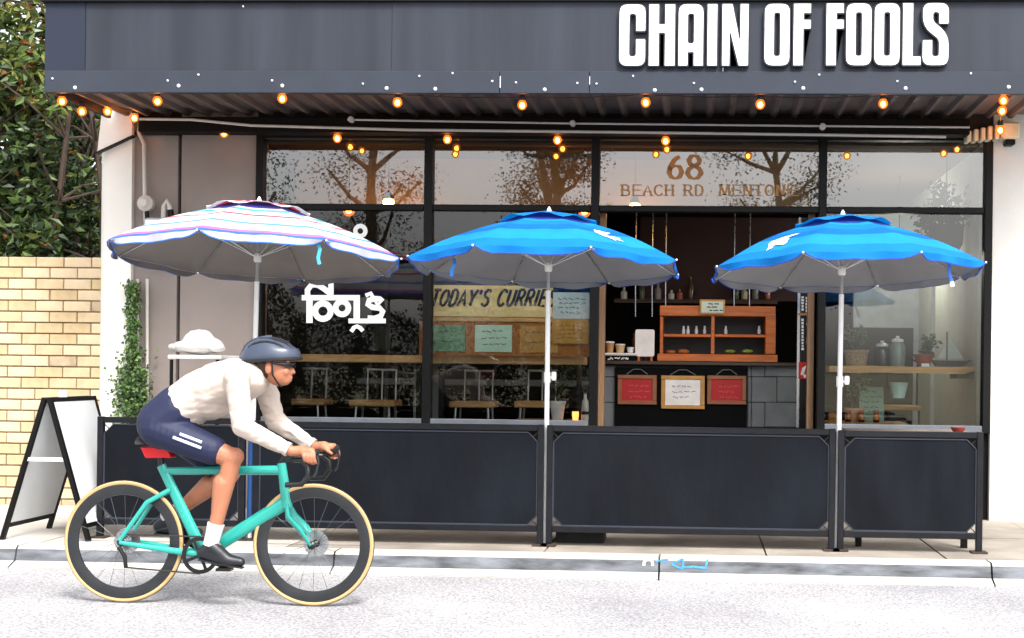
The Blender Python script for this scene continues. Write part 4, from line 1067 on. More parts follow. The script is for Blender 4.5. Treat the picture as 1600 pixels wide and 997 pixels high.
def frame(x0, y0, x1, y1, fcol, pm, label, seed):
    Y = YC-.06; t = thing('framed_sign', P((x0+x1)/2, y1, Y), label, 'sign', 'framed signs hung on the counter front'); w = 6.5
    for (a, b, c, d) in ((x0,y0,x1,y0+w*.9),(x0,y1-w*.9,x1,y1),(x0,y0+w*.9+.1,x0+w,y1-w*.9-.1),(x1-w,y0+w*.9+.1,x1,y1-w*.9-.1)):
        k = MB(); k.pbox(a,b,c,d,Y,Y+.028); obj('frame_rail', k, fcol, t, bevel=.003)
    k = MB(); k.pbox(x0+w-.5,y0+w*.9-.5,x1-w+.5,y1-w*.9+.5,Y+.012,Y+.022); obj('sign_face', k, pm, t)
    k = MB(); scribble(k, x0+16, y0+17, x1-14, 3, 8.5, Y+.010, .9, seed, 1.8); obj('handwriting', k, mat('pale_ink','#c9605c',.7) if seed != 8 else m_ink, t, recalc=False)['kind'] = 'stuff'
    k = MB(); k.tube([P(x0+14,y0-1,Y+.01), P((x0+x1)/2-6,y0-9,Y+.01), P((x0+x1)/2+6,y0-9,Y+.01), P(x1-14,y0-1,Y+.01)], .004, 5); obj('hanger', k, mat('grey_wire','#70706e',.5), t)
fr_br = mat('copper_brown_frame', '#8f5a37', .5, var=.2); fr_go = mat('gold_pine_frame', '#bd8a45', .5, var=.2)
frame(965, 586, 1026, 632, fr_br, mat('red_card', '#b01218', .6, var=.1), 'red sign in a brown frame hung at the left of the counter front', 7)
frame(1033, 587, 1101, 639, fr_go, mat('white_card', '#ece7e2', .6), 'white handwritten sign in a pine frame at the middle of the counter', 8)
frame(1105, 587, 1166, 632, fr_br, mat('red_card', '#b01218', .6, var=.1), 'red sign in a brown frame at the right of the counter front', 9)
# display cabinet
dc = thing('display_cabinet', P(1122, 565, YC+.05), 'orange timber display cabinet with two shelves on the service counter', 'cabinet')
Y = YC+.02
def cab(name, x0,y0,x1,y1,Y0=Y,Y1=None,m=None): k = MB(); k.pbox(x0,y0,x1,y1,Y0,Y1 or Y0+.36); return obj(name, k, m or m_cedar, dc, bevel=.003)
cab('base_board', 1027, 553.5, 1215, 565, Y-.02); cab('top_board', 1031, 478, 1212, 494); 
cab('side_panel', 1031, 494.5, 1036, 553); cab('side_panel', 1196, 494.5, 1212, 553); cab('divider', 1111, 494.5, 1116.5, 553, Y, Y+.03)
cab('shelf', 1036.3, 522, 1110.7, 526.5, Y+.002, Y+.3); cab('shelf', 1116.8, 522.5, 1195.7, 527, Y+.002, Y+.3)
k = MB(); k.pbox(1036.5, 494.6, 1195.5, 552.8, Y+.31, Y+.33); obj('back_board', k, mat('dark_cabinet_back', '#120d0a', .5), dc)
def pastry(px, py, r, m, label, sq=.6, name='pastry'):
    c = P(px, py, Y+.1); k = MB(); k.sphere(c + Vector((0,0,r*sq)), (r*1.5, r, r*sq), 12, 8); 
    rs = random.Random(int(px)); k.v = [v + Vector((rs.uniform(-1,1)*r*.08, 0, rs.uniform(-1,1)*r*.06)) for v in k.v]
    tag(obj(name, k, m, smooth=True), label, 'food', 'food in the display cabinet')
m_past = mat('baked_crust', '#a8642a', .6, var=.3, scale=40); m_sal = mat('salad_green', '#7fa03a', .6, var=.4, scale=60)
pastry(1048, 553, .03, m_past, 'golden pastry at the left of the lower cabinet shelf'); pastry(1068, 553, .035, m_past, 'larger golden pastry right of the first on the lower shelf')
pastry(1141, 552, .032, m_sal, 'green filled roll at the middle of the lower right cabinet bay', .5, 'filled_roll'); pastry(1168, 552, .035, m_sal, 'larger green filled roll at the right of the lower cabinet bay', .5, 'filled_roll')
for i, px in enumerate((1068, 1075, 1088, 1101, 1134, 1186)):
    c = P(px, 521.8, Y+.12); t = tag(obj('small_jar', MB().lathe(c, [(.014,0),(.016,.03),(.009,.05),(.009,.07)], 10), mat('pale_ceramic', '#cfd2d0', .35), smooth=True), ['pale jar at the left end of the upper cabinet shelf','second pale jar from the left on the upper cabinet shelf','third pale jar from the left on the upper cabinet shelf','pale jar just left of the cabinet divider','pale jar just right of the cabinet divider','pale jar alone at the right end of the cabinet'][i], 'jar', 'pale jars on the upper cabinet shelf')
sg = thing('counter_sign', P(1112, 492, Y-.02), 'small pale card in a timber frame leaning on the cabinet top', 'sign')
k = MB(); k.pbox(1093,468,1133,491.5,Y-.03,Y-.012); obj('frame_board', k, fr_go, sg, bevel=.003)
k = MB(); k.pbox(1096,471,1130,488.5,Y-.034,Y-.0305); obj('card', k, mat('pale_green_card', '#cfdccb', .7), sg)
k = MB(); scribble(k, 1104, 475, 1126, 3, 5, Y-.036, 1.6, 12, .5); obj('print', k, mat('black_ink', '#0f0f10', .6), sg, recalc=False)
# white menu card, cups, tray, mills
mc = thing('menu_stand', P(1008, 565, YC-.02), 'white card menu stand with rounded corners on the counter', 'menu stand')
k = MB(); a, b, c, d = P(993,515,YC).x, P(1023,515,YC).x, P(1008,557,YC).z, P(1008,515,YC).z
k.prism([(p[0], p[1]) for p in rpoly([(a,c,.02),(b,c,.02),(b,d,.02),(a,d,.02)])], YC-.035, YC-.02); obj('card', k, mat('white_card', '#ece7e2', .6), mc)
for px in (998, 1018): k = MB(); k.pbox(px-1.6, 556, px+1.6, 565, YC-.034, YC-.01); obj('leg', k, m_cedar, mc)
ty = thing('till_tray', P(968, 565, YC), 'white edged tray with black patterned front at the doorway end of the counter', 'tray')
k = MB(); k.pbox(944, 556, 994, 565, YC-.06, YC+.25); obj('tray_box', k, mat('black_panel', '#060607', .7, spec=.1), ty)
k = MB(); k.pbox(943, 551.5, 995, 555.7, YC-.07, YC+.26); obj('tray_lip', k, m_white, ty, bevel=.008)
k = MB(); scribble(k, 946, 560, 990, 1, 4, YC-.063, 1.6, 5, 2); obj('pattern', k, m_white, ty, recalc=False)
def cup(px, py, h, r, label, m):
    c = P(px, py, YC); t = thing('paper_cup', c, label, 'cup', 'cups on the counter tray')
    obj('body', MB().lathe(c, [(r*.72,0),(r,h*.86)], 16), m, t, smooth=True); obj('lid', MB().lathe(c+Vector((0,0,h*.86)), [(r*1.06,0),(r*1.06,h*.07),(r*.85,h*.14)], 16), m_white, t, smooth=True)
kr = mat('kraft_cup', '#b98b58', .7)
cup(953, 551.3, .10, .038, 'tall kraft paper cup with white lid, nearest the door jamb', kr); cup(969, 551.3, .078, .043, 'shorter kraft paper cup with white lid, middle of the three cups', mat('pale_kraft', '#cfae80', .7)); cup(985, 551.3, .05, .032, 'smallest plain white cup on the counter tray', m_white)
for i, (px, h) in enumerate(((992,.26),(1000,.2),(1009,.13))):
    c = P(px, 565, YC+.3); tag(obj('pepper_mill', MB().lathe(c, [(.03,0),(.03,.05),(.022,h*.5),(.028,h*.75),(.016,h*.85),(.02,h*.95),(.006,h)], 14), mat('mill_wood', '#5a2616', .4), smooth=True).__class__ and bpy.context.scene.objects[-1], ['tall dark turned pepper mill behind the white menu stand','middle height turned pepper mill behind the white menu stand','shortest turned pepper mill behind the white menu stand'][i], 'pepper mill', 'pepper mills')
for i, px in enumerate((993, 1019, 1040, 1147, 1171)):
    c = P(px, 470, 2.2); tag(obj('hanging_rod', MB().tube([P(px,495,2.2), P(px,450,2.2), (c.x, 2.2, 3.14)], .006, 6), m_chrome), ['thin steel rod hanging nearest the left door jamb','thin steel rod hanging above the white menu stand','thin steel rod hanging above the cabinet left corner','thin steel rod hanging above the cabinet right of its small sign','thin steel rod hanging above the right cabinet side'][i], 'rod', 'steel rods over the counter')
sh_ = thing('back_shelf', P(1090, 470, 2.5), 'dark shelf on the wall behind the display cabinet', 'shelf')
k = MB(); k.pbox(960, 468, 1215, 474, 2.45, 2.75); obj('shelf_board', k, mat('dark_shelf_wood', '#3a2415', .6), sh_)
for i, px in enumerate((975, 1003, 1028, 1049, 1062, 1079, 1150, 1163, 1180, 1199)):
    b = P(px, 467.8, 2.55); hh_ = (.12,.2,.16,.09,.1,.22,.18,.12,.2,.15)[i]; col = ('#b9bdb6','#3d4a3a','#8a8f90','#c9ccc8','#a05a48','#4a3a2a','#2e3c34','#b0a890','#6a6a60','#8c4a30')[i]
    tag(obj('bottle', MB().lathe(b, [(.03,0),(.032,hh_*.1),(.032,hh_*.6),(.012,hh_*.78),(.012,hh_)], 12), mat('bottle_'+col.strip('#'), col, .25), smooth=True), ['pale grey squat bottle','tall dark green bottle','grey bottle','small white jar','small reddish jar','tallest dark brown bottle','dark green bottle at the right','beige jar','olive grey bottle','rust brown bottle'][i] + ' on the shelf behind the display cabinet', 'bottle', 'bottles on the back shelf')
# customer side door leaf, open
dr = thing('glass_door', (X(1255,.3), .3, ZIN), 'open black framed glass door with stickers at the right of the doorway', 'door')
k = MB(); k.pbox(1246, 340, 1250, 668, .35, .38); obj('door_stile', k, m_chrome, dr)
k = MB(); k.pbox(1250.3, 340, 1264, 668, .37, .40); obj('door_panel', k, mat('black_door', '#101214', .3), dr)
k = MB(); k.pbox(1248, 566, 1265, 592, .34, .349); obj('red_sticker', k, mat('red_vinyl', '#c41a1c', .5), dr)
k = MB(); k.ribbon([(1253,586),(1256,576),(1262,570),(1264,584),(1256,589)], 5, .338); obj('sticker_mark', k, m_white, dr, recalc=False)
k = MB()
for (y0, y1, xx, w) in ((463,486,1254,4.5),(498,548,1254,4.2),(464,484,1261,5),(505,535,1262,4)):
    rs = random.Random(int(y0)); y = y0
    while y < y1: L = rs.uniform(3,5); k.ribbon([(xx, y), (xx, y+L)], w*rs.uniform(.6,1.1), .362, dy=-.001*rs.random()); y += L + 1.2
obj('vertical_lettering', k, m_letter, dr, recalc=False)
k = MB(); k.pbox(1247, 489, 1263, 493, .345, .349); obj('door_rail', k, mat('copper_strip', '#b57a50', .4), dr)

# ------------------------------------------------------------------ right window
rsf = thing('wall_shelf', (X(1415,.3), .3, Z(580,.3)), 'thick natural edge timber shelf across the right window', 'shelf')
k = MB(); 
poly = []
rs = random.Random(2)
a0, a1 = P(1296,570,.3), P(1523,573,.3)
for i in range(15): poly.append((a0.x + (a1.x-a0.x)*i/14, a0.z - .062 + rs.uniform(-.004,.004) + (.02 if i == 14 else 0)))
for i in range(14, -1, -1): poly.append((a0.x + (a1.x-a0.x)*i/14 , a0.z - .006 + rs.uniform(-.003,.003)))
k.prism(poly, .3, .62); obj('shelf_plank', k, m_wood, rsf)
k = MB(); k.pbox(1494, 582, 1520, 592, .32, .6); obj('bracket', k, m_black, rsf)
k = MB(); k.pbox(1440, 568, 1452, 573, .292, .299); obj('price_label', k, m_white, rsf)
HG = mat('houseplant_green', (.05,.10,.03), .5); HP = mat('houseplant_pale', (.10,.15,.07), .5)
ZSH = a0.z - .004
def shelf_py(px): 
    lo, hi = 540, 600
    for _ in range(30):
        m_ = (lo+hi)/2
        if P(px, m_, .42).z > ZSH: lo = m_
        else: hi = m_
    return lo
terra = mat('terracotta', '#8a3b22', .8, var=.15); basket = mat('woven_basket', '#9a8464', .8, var=.4, scale=60, bump=.5, bscale=120)
pot('shelf_plant', 1338, shelf_py(1338), .42, .13, .085, .10, basket, 'leafy plant in a woven basket behind the right umbrella pole', 1, 21, HP, .05, 110, .2, .16)
pot('shelf_plant', 1443, shelf_py(1443), .42, .10, .05, .085, terra, 'round leaved plant in a terracotta bowl on the right shelf', 1, 22, HG, .055, 120, .14, .12)
for i, (px, h, m_) in enumerate(((1378,.16,mat('dark_glass_jar','#2a302c',.2)),(1402,.2,mat('clear_grey_jar','#70807a',.2)))):
    b = P(px, shelf_py(px), .42); t = thing('storage_jar', b, ['squat dark glass jar on the shelf between basket and tall jar','tall grey glass jar with pale lid on the shelf left of the terracotta bowl'][i], 'jar')
    obj('body', MB().lathe(b, [(.06,0),(.065,.02),(.065,h*.8),(.045,h)], 18), m_, t, smooth=True); obj('lid', MB().lathe(b+Vector((0,0,h)), [(.05,0),(.05,.02),(.015,.03),(.015,.05)], 14), mat('pale_ceramic', '#cfd2d0', .35), t, smooth=True)
bo = thing('model_boat', P(1485, shelf_py(1485), .42), 'dark wooden model sailing boat with pale sail on the right shelf', 'model boat')
b = P(1485, shelf_py(1485), .42); k = MB()
hull = [(-.16,.055),(-.12,.0),(.1,.0),(.17,.06),(.12,.05),(-.1,.05)]
k.prism([(b.x+x, b.z+z) for x, z in hull], .38, .46); obj('hull', k, mat('dark_hull', '#17130f', .5), bo)
obj('mast', MB().tube([b + Vector((-.03,0,.04)), b + Vector((-.03,0,.29))], .006, 6), mat('dark_hull', '#17130f', .5), bo)
k = MB(); k.prism([(b.x-.022,b.z+.065),(b.x+.11,b.z+.065),(b.x-.022,b.z+.26)], .417, .421); obj('sail', k, mat('sail_cloth', '#aeb8ad', .8), bo)
k = MB(); k.prism([(b.x-.04,b.z+.065),(b.x-.10,b.z+.075),(b.x-.04,b.z+.2)], .417, .421); obj('jib', k, mat('sail_cloth', '#aeb8ad', .8), bo)
# hanging bucket with trailing plant, upper hanging plant
bk = thing('hanging_bucket', P(1404, 622, .5), 'mint enamel bucket hanging below the right shelf', 'bucket')
b = P(1404, 622, .5); obj('bucket', MB().lathe(b, [(.05,0),(.078,.125),(.083,.13),(.07,.128)], 18), mat('mint_enamel', '#b7dcd8', .35), bk, smooth=True)
obj('handle', MB().tube([b + Vector((-.078,0,.12)), b + Vector((-.05,0,.22)), b + Vector((0,0,.25)), b + Vector((.05,0,.22)), b + Vector((.078,0,.12))], .004, 6), m_black, bk, smooth=True)
hp = thing('hanging_plant', P(1470, 335, .6), 'dark hanging pot with bushy plant high in the right window', 'plant')
b = P(1478, 392, .6); obj('pot', MB().lathe(b, [(.10,0),(.14,.05),(.15,.2),(.16,.215),(.13,.2)], 18), mat('dark_pot', '#0f1210', .7), hp, smooth=True)
k = MB()
for i in range(420):
    u = random.random(); c = b + Vector((random.gauss(0,.10), random.gauss(0,.07), .22 + abs(random.gauss(0,.10)))) if u < .65 else b + Vector((-.14 + random.gauss(-.02,.03), random.gauss(0,.05), random.uniform(-.02,.3)))
    leaf(k, c, rdir(), random.uniform(.05,.09), .5)
for i in range(160): c = b + Vector((-.06+random.gauss(0,.04), random.gauss(0,.04), .3 + random.uniform(0,.28))); leaf(k, c, rdir(), random.uniform(.04,.07), .5)
obj('foliage', k, G1, hp, recalc=False); obj('cord', MB().tube([b + Vector((0,0,.2)), (b.x, b.y, 3.14)], .005, 5), m_black, hp)
# chalkboard, crate, sauce bottles, low table
lt = thing('low_table', P(1385, 668, .35), 'low timber table inside the right window carrying jars and chalkboard', 'table')
k = MB(); k.pbox(1296, 661, 1420, 667, .25, .75); obj('table_top', k, m_wood, lt, bevel=.005)
for px, yy in ((1302,.3),(1414,.3),(1302,.7),(1414,.7)):
    q = P(px, 667, yy); k = MB(); k.box((q.x-.02, yy-.02, ZIN), (q.x+.02, yy+.02, q.z-.002)); obj('leg', k, m_wood, lt)
zt_ = P(1358, 661, .25).z
def on_table(px, Y):
    q = P(px, 661, Y); return Vector((q.x, Y, zt_ + .0005))
k = MB(); a = on_table(1343, .6); b = on_table(1381, .6); hh = .29
k.add([a, b, b+Vector((0,.05,hh)), a+Vector((0,.05,hh)), a+Vector((0,.015,0)), b+Vector((0,.015,0)), b+Vector((0,.065,hh)), a+Vector((0,.065,hh))], [(0,1,2,3),(7,6,5,4),(0,4,5,1),(1,5,6,2),(2,6,7,3),(3,7,4,0)])
cb = tag(obj('chalkboard', k, mat('green_chalkboard', '#7fa090', .8, var=.1)), 'pale green board with handwriting leaning behind the sauce jars', 'sign board')
k = MB(); scribble(k, 1348, 612, 1378, 5, 8, .585, 1.1, 17, 1.4); obj('handwriting', k, mat('dark_ink','#26332b',.7), cb, recalc=False)['kind'] = 'stuff'
for i, px in enumerate((1325, 1346, 1369)):
    b = on_table(px, .33); t = thing('sauce_jar', b, ['amber sauce jar with red lid nearest the umbrella pole','amber sauce jar with red lid, middle of three on the low table','amber sauce jar with red lid, rightmost of three on the low table'][i], 'jar', 'red lidded sauce jars')
    obj('body', MB().lathe(b, [(.022,0),(.026,.02),(.026,.06),(.018,.075)], 14), mat('amber_sauce', '#c87a3a', .25, var=.3, scale=40), t, smooth=True); obj('lid', MB().lathe(b+Vector((0,0,.0755)), [(.024,0),(.024,.025)], 14), mat('red_lid', '#8f1512', .4), t, smooth=True)
    obj('jar_label', MB().lathe(b+Vector((0,0,.005)), [(.0245,0),(.0268,.018)], 14), m_black, t, smooth=True)
pot('table_plant', 1334, P(1334,661,.45).z and 662, .45, .13, .055, .075, mat('peach_pot', '#c99a7a', .7), 'trailing plant in a peach pot on the low table', 1, 31, HP, .05, 60, .3, .13, stems=4)
cr = thing('timber_crate', on_table(1303, .28), 'small orange timber crate at the left end of the low table', 'crate')
b = on_table(1303, .28)
for i in range(3):
    k = MB(); k.box((b.x-.04, .26, b.z+.002+i*.028), (b.x+.05, .272, b.z+.026+i*.028)); obj('slat', k, mat('orange_pine', '#b5752f', .6, var=.2), cr)
k = MB(); k.box((b.x-.04, .273, b.z+.002), (b.x+.05, .36, b.z+.08)); obj('crate_body', k, mat('orange_pine_dark', '#8a5520', .6, var=.2), cr)
ch = thing('cafe_chair', P(1425, 668, 1.3), 'dark cafe chair with pale timber seat inside the right window', 'chair')
k = MB(); k.pbox(1382, 634, 1440, 641, 1.3, 1.7); obj('seat', k, m_wood, ch, bevel=.006)
for px, yy in ((1386,1.33),(1436,1.33),(1386,1.67),(1436,1.67)):
    q = P(px, 641, yy); obj('leg', MB().tube([q, (q.x, yy, ZIN)], .012, 6), m_black, ch)
k = MB(); q = P(1410, 634, 1.68)
k.tube([q + Vector((-.13,0,0)), q + Vector((-.14,.03,.4)), q + Vector((0,.04,.48)), q + Vector((.14,.03,.4)), q + Vector((.13,0,0))], .011, 6); obj('backrest', k, m_black, ch, smooth=True)
tag(obj('light_switch', MB().pbox(1513, 500, 1524, 514, .6, .62), m_white, bevel=.003), 'white light switch plate on the pale inner wall', 'switch')
# worn things standing on the right barrier line
bp_ = P(1499, 674, -1.6); tag(obj('red_bowl', MB().lathe(P(1497,676,-1.7)-Vector((0,0,.0)), [(.03,0),(.05,.03),(.052,.036),(.03,.034)], 16), mat('red_clay', '#8e2f22', .6), smooth=True), 'red clay bowl on the footpath table behind the right barrier', 'bowl')
ft = thing('footpath_table', (X(1440,-1.5), -1.5, ZP), 'footpath table just behind the right barrier rail', 'table')
zz_ = P(1497,676,-1.7).z
k = MB(); k.box((X(1330,-1.7), -1.75, zz_-.03), (X(1525,-1.7), -1.2, zz_-.001)); obj('table_top', k, mat('weathered_table', '#6d6258', .8, var=.4, scale=12), ft, bevel=.004)
for px, yy in ((1345,-1.7),(1510,-1.7),(1345,-1.25),(1510,-1.25)):
    x = X(px, yy); k = MB(); k.box((x-.02, yy-.02, ZP), (x+.02, yy+.02, zz_-.031)); obj('leg', k, m_black, ft)

# ------------------------------------------------------------------ bicycle
def B(px, py, dy=0.0):
    q = P(px, py, YB); q.y += dy; return q
teal = mat('celeste_frame_paint', '#239a8e', .25, var=.08, coat=.5)
rubber = mat('black_tyre', '#151515', .7); tan = mat('tan_sidewall', '#b99a6b', .7, var=.08); carbon = mat('carbon_rim', '#232528', .35, var=.2)
blk = mat('gloss_black', '#0f1012', .35)
RH, FH = B(194, 856), B(490, 858); RW = .332
RH.z = FH.z = RW + .0015
bike = thing('road_bicycle', ((RH.x+FH.x)/2, YB, 0), 'turquoise road bicycle with tan walled tyres ridden along the kerb', 'bicycle')
BBk = Vector((B(318,872).x, YB, .272))
def torus(c, R, prof, n=64):
    k = MB(); m_ = len(prof)
    for i in range(n):
        a = 2*PI*i/n
        for (dr_, dy) in prof: k.v.append(Vector(c) + Vector(((R+dr_)*math.cos(a), dy, (R+dr_)*math.sin(a))))
    for i in range(n):
        for j in range(m_):
            k.f.append([i*m_+j, i*m_+(j+1) % m_, ((i+1) % n)*m_+(j+1) % m_, ((i+1) % n)*m_+j]); k.m.append(j)
    return k
def wheel(c, rear):
    rim = torus(c, RW, [(-.022,.011),(-.03,.012),(-.05,.0125),(-.078,.006),(-.08,0),(-.078,-.006),(-.05,-.0125),(-.03,-.012),(-.022,-.011)])
    rim.m = [0]*len(rim.f); w = obj('wheel', rim, carbon, bike, smooth=True)
    prof = [(0, 0), (-.003,.008), (-.010,.0135), (-.018,.0125), (-.024,.009), (-.024,-.009), (-.018,-.0125), (-.010,-.0135), (-.003,-.008)]
    k = torus(c, RW, prof); k.m = [0 if j in (0, 8) else 1 for j in k.m]
    obj('tyre', k, [rubber, tan], w, smooth=True)
    obj('hub', MB().lathe(c, [(.01,-.055),(.022,-.045),(.014,-.035),(.014,.035),(.022,.045),(.01,.055)], 14, 'y'), blk, w, smooth=True)
    k = MB()
    for i in range(20):
        a = 2*PI*i/20; sd_ = 1 if i % 2 else -1; b_ = a + (.25 if i % 4 < 2 else -.25)
        k.tube([Vector(c) + Vector((.02*math.cos(b_), .035*sd_, .02*math.sin(b_))), Vector(c) + Vector(((RW-.079)*math.cos(a), 0, (RW-.079)*math.sin(a)))], .0012, 4)
    obj('spokes', k, mat('spoke_grey', '#55585c', .4, metal=.5), w)
    if rear:
        obj('cassette', MB().lathe(Vector(c)+Vector((0,-.03,0)), [(.05,-.018),(.05,-.014),(.042,-.013),(.042,-.006),(.034,-.005),(.034,.004),(.025,.005),(.025,.014)], 20, 'y'), m_chrome, w)
    obj('disc_rotor', MB().lathe(Vector(c)+Vector((0,.046,0)), [(.07,-.001),(.07,.001)], 24, 'y'), m_chrome, w)
wheel(RH, True); wheel(FH, False)
ST = Vector((B(252,733).x, YB, B(252,733).z)); HT = B(440,727); HB = B(449,790); HT.y = HB.y = YB
fr = MB()
def ft_(a, b, r0, r1, fl=.5, up=None): fr.tube([a, Vector(a).lerp(Vector(b), .5), b], [r0, (r0+r1)/2, r1], 12, flat=fl, up=up)
ft_(HT + (HB-HT)*.12, ST + Vector((.01,0,-.01)), .026, .02, .75)
ft_(HB + Vector((-.005,0,.02)), BBk, .038, .036, .62)
ft_(ST + Vector((0,0,.02)), BBk, .026, .034, .55)
fr.tube([HT + Vector((0,0,.012)), HB - Vector((0,0,.01))], [.024,.03], 14)
fr.lathe(BBk, [(.028,-.043),(.03,-.03),(.03,.03),(.028,.043)], 16, 'y')
for s_ in (-1, 1):
    fr.tube([BBk + Vector((-.02,.02*s_,0)), (BBk+RH)/2 + Vector((0,.042*s_,-.002)), RH + Vector((0,.062*s_,0))], [.02,.016,.011], 10, flat=.6)
    fr.tube([ST.lerp(BBk, .24) + Vector((0,.012*s_,0)), ST.lerp(RH, .4) + Vector((.02,.042*s_,-.02)), RH + Vector((0,.06*s_,.01))], [.014,.013,.011], 10, flat=.7)
obj('frame', fr, teal, bike, smooth=True)
fk = MB()
for s_ in (-1, 1):
    fk.tube([HB + Vector((0,.012*s_,0)), HB + Vector((.02,.05*s_,-.06)), HB.lerp(FH, .6) + Vector((.0,.056*s_,0)), FH + Vector((0,.058*s_,0))], [.024,.026,.022,.012], 12, flat=.5)
obj('fork', fk, teal, bike, smooth=True)
SD = B(247, 691); SD.y = YB
obj('seatpost', MB().tube([ST + Vector((0,0,.0)), SD + Vector((.01,0,-.02))], .016, 12, flat=.8), blk, bike, smooth=True)
k = MB(); sp = [(-.13,.072,.015),(-.08,.07,.012),(-.02,.05,.006),(.05,.026,.003),(.13,.02,0)]; n = 12
for (x, w, z) in sp:
    for j in range(n):
        a = 2*PI*j/n; k.v.append(SD + Vector((x+.03, w*math.cos(a), z + .02*math.sin(a) - (.02*abs(math.cos(a))**3))))
for i in range(len(sp)-1):
    for j in range(n): k.f.append([i*n+j, i*n+(j+1) % n, (i+1)*n+(j+1) % n, (i+1)*n+j]); k.m.append(0)
k.f += [list(range(n)), list(range((len(sp)-1)*n, len(sp)*n))[::-1]]; k.m += [0, 0]
obj('saddle', k, blk, bike, smooth=True)
rb = P(247, 706, YB); rb.y = YB
k = MB(); a, b = B(223,698), B(265,699); c, d = B(272,715), B(231,715)
k.prism([(a.x,a.z),(d.x,d.z),(c.x,c.z),(b.x,b.z)], YB-.035, YB+.035); rf = obj('rear_reflector', k, mat('bright_red_plastic', '#d81420', .35, var=.04), bike, bevel=.004)
rf['label'] = 'bright red slanted reflector panel under the saddle'
k = MB(); k.tube([rb + Vector((.03,0,0)), rb.lerp(SD, .5) + Vector((.03,0,0))], .01, 8); obj('reflector_bracket', k, blk, bike)
# bars
st_ = HT + Vector((0,0,.03)); cl_ = B(474, 716); cl_.y = YB
obj('stem', MB().tube([HT + Vector((0,0,.01)), st_ + Vector((.01,0,.005)), cl_], .017, 12), blk, bike, smooth=True)
hood = {}
k = MB(); k.tube([cl_ + Vector((0,-.19,.004)), cl_ + Vector((0,-.06,0)), cl_ + Vector((0,.06,0)), cl_ + Vector((0,.19,.004))], .0155, 12, flat=.8)
for s_ in (-1, 1):
    p0 = cl_ + Vector((0,.185*s_,.003))
    k.tube([p0, p0 + Vector((.05,.012*s_,.0)), p0 + Vector((.085,.016*s_,-.03)), p0 + Vector((.09,.02*s_,-.08)), p0 + Vector((.055,.022*s_,-.125)), p0 + Vector((-.03,.026*s_,-.13))], .0145, 10)
    hood[s_] = p0
obj('handlebar', k, blk, bike, smooth=True)
for s_ in (-1, 1):
    p0 = hood[s_]; h = obj('brake_hood', MB().tube([p0 + Vector((.055,.013*s_,0)), p0 + Vector((.09,.014*s_,.016)), p0 + Vector((.125,.012*s_,.032)), p0 + Vector((.14,.012*s_,.056))], [.016,.018,.018,.012], 10), blk, bike, smooth=True)
    obj('brake_lever', MB().tube([p0 + Vector((.132,.012*s_,.03)), p0 + Vector((.142,.016*s_,-.01)), p0 + Vector((.13,.02*s_,-.065)), p0 + Vector((.115,.022*s_,-.085))], .006, 8, flat=1.6), carbon, h, smooth=True)
# drivetrain
obj('chainring', MB().lathe(BBk + Vector((0,-.05,0)), [(.1,-.002),(.1,.002),(.078,.002),(.078,-.002)], 40, 'y', caps=False), blk, bike)
k = MB()
for i in range(4): a = i*PI/2 + .4; k.tube([BBk + Vector((0,-.05,0)), BBk + Vector((.085*math.cos(a),-.05,.085*math.sin(a)))], .009, 6, flat=.4)
obj('chainring_spider', k, blk, bike)
k = MB(); o_ = Vector((0,-.05,0)); k.tube([BBk + o_ + Vector((.0,0,.1)), RH + o_ + Vector((0,.01,.042))], .0045, 5); k.tube([BBk + o_ + Vector((0,0,-.1)), RH + o_ + Vector((.035,0,-.135)), RH + o_ + Vector((.03,.004,-.07)), RH + o_ + Vector((-.02,.004,-.035))], .0045, 5)
obj('chain', k, mat('chain_steel', '#4a4744', .4, metal=.7), bike)
obj('derailleur', MB().tube([RH + Vector((.0,-.07,-.02)), RH + Vector((.03,-.062,-.075)), RH + Vector((.035,-.055,-.135))], .011, 8), blk, bike, smooth=True)
NP = Vector((B(364,885).x, YB, B(364,885).z)); dv = (NP - BBk); dv = dv.normalized()*.17
for s_, v in ((-1, dv), (1, -dv)):
    c = obj('crank', MB().tube([BBk + Vector((0,.062*s_,0)), BBk + v + Vector((0,.078*s_,0))], [.017,.012], 10, flat=.6), blk, bike, smooth=True)
    k = MB(); q = BBk + v + Vector((0,.115*s_,0)); k.box(q - Vector((.04,.03,.008)), q + Vector((.04,.03,.008))); obj('pedal', k, blk, c, bevel=.003)
bo_ = BBk.lerp(HB, .45)

# ------------------------------------------------------------------ cyclist
skin = mat('skin', '#a86c50', .5, var=.06, scale=14)
jersey = mat('cream_jersey', '#c2b3a8', .75, var=.05, scale=5, bump=.15, bscale=18)
navy = mat('navy_shorts', '#0b1538', .65, var=.1, scale=6)
NPd, FPd = BBk + dv, BBk - dv
J = {}
J['hipN'], J['hipF'] = B(256,668,-.085), B(256,668,.085)
J['kneeN'], J['kneeF'] = B(374,714,-.105), B(348,744,.10)
J['ankN'] = NPd + Vector((-.075,-.115,.135)); J['ankF'] = FPd + Vector((-.095,.115,.115))
J['shN'], J['shF'] = B(388,588,-.185), B(392,588,.185)
J['elN'], J['elF'] = B(401,664,-.225), B(410,660,.225)
hN, hF = hood[-1] + Vector((.085,.014*-1,.022)), hood[1] + Vector((.085,.014,.022))
J['wrN'], J['wrF'] = hN + Vector((-.085,-.012,.026)), hF + Vector((-.085,.012,.026))
spine = [(258,662,.125,.165), (282,640,.122,.152), (310,619,.122,.15), (340,604,.122,.16), (368,596,.118,.175), (390,592,.095,.165)]
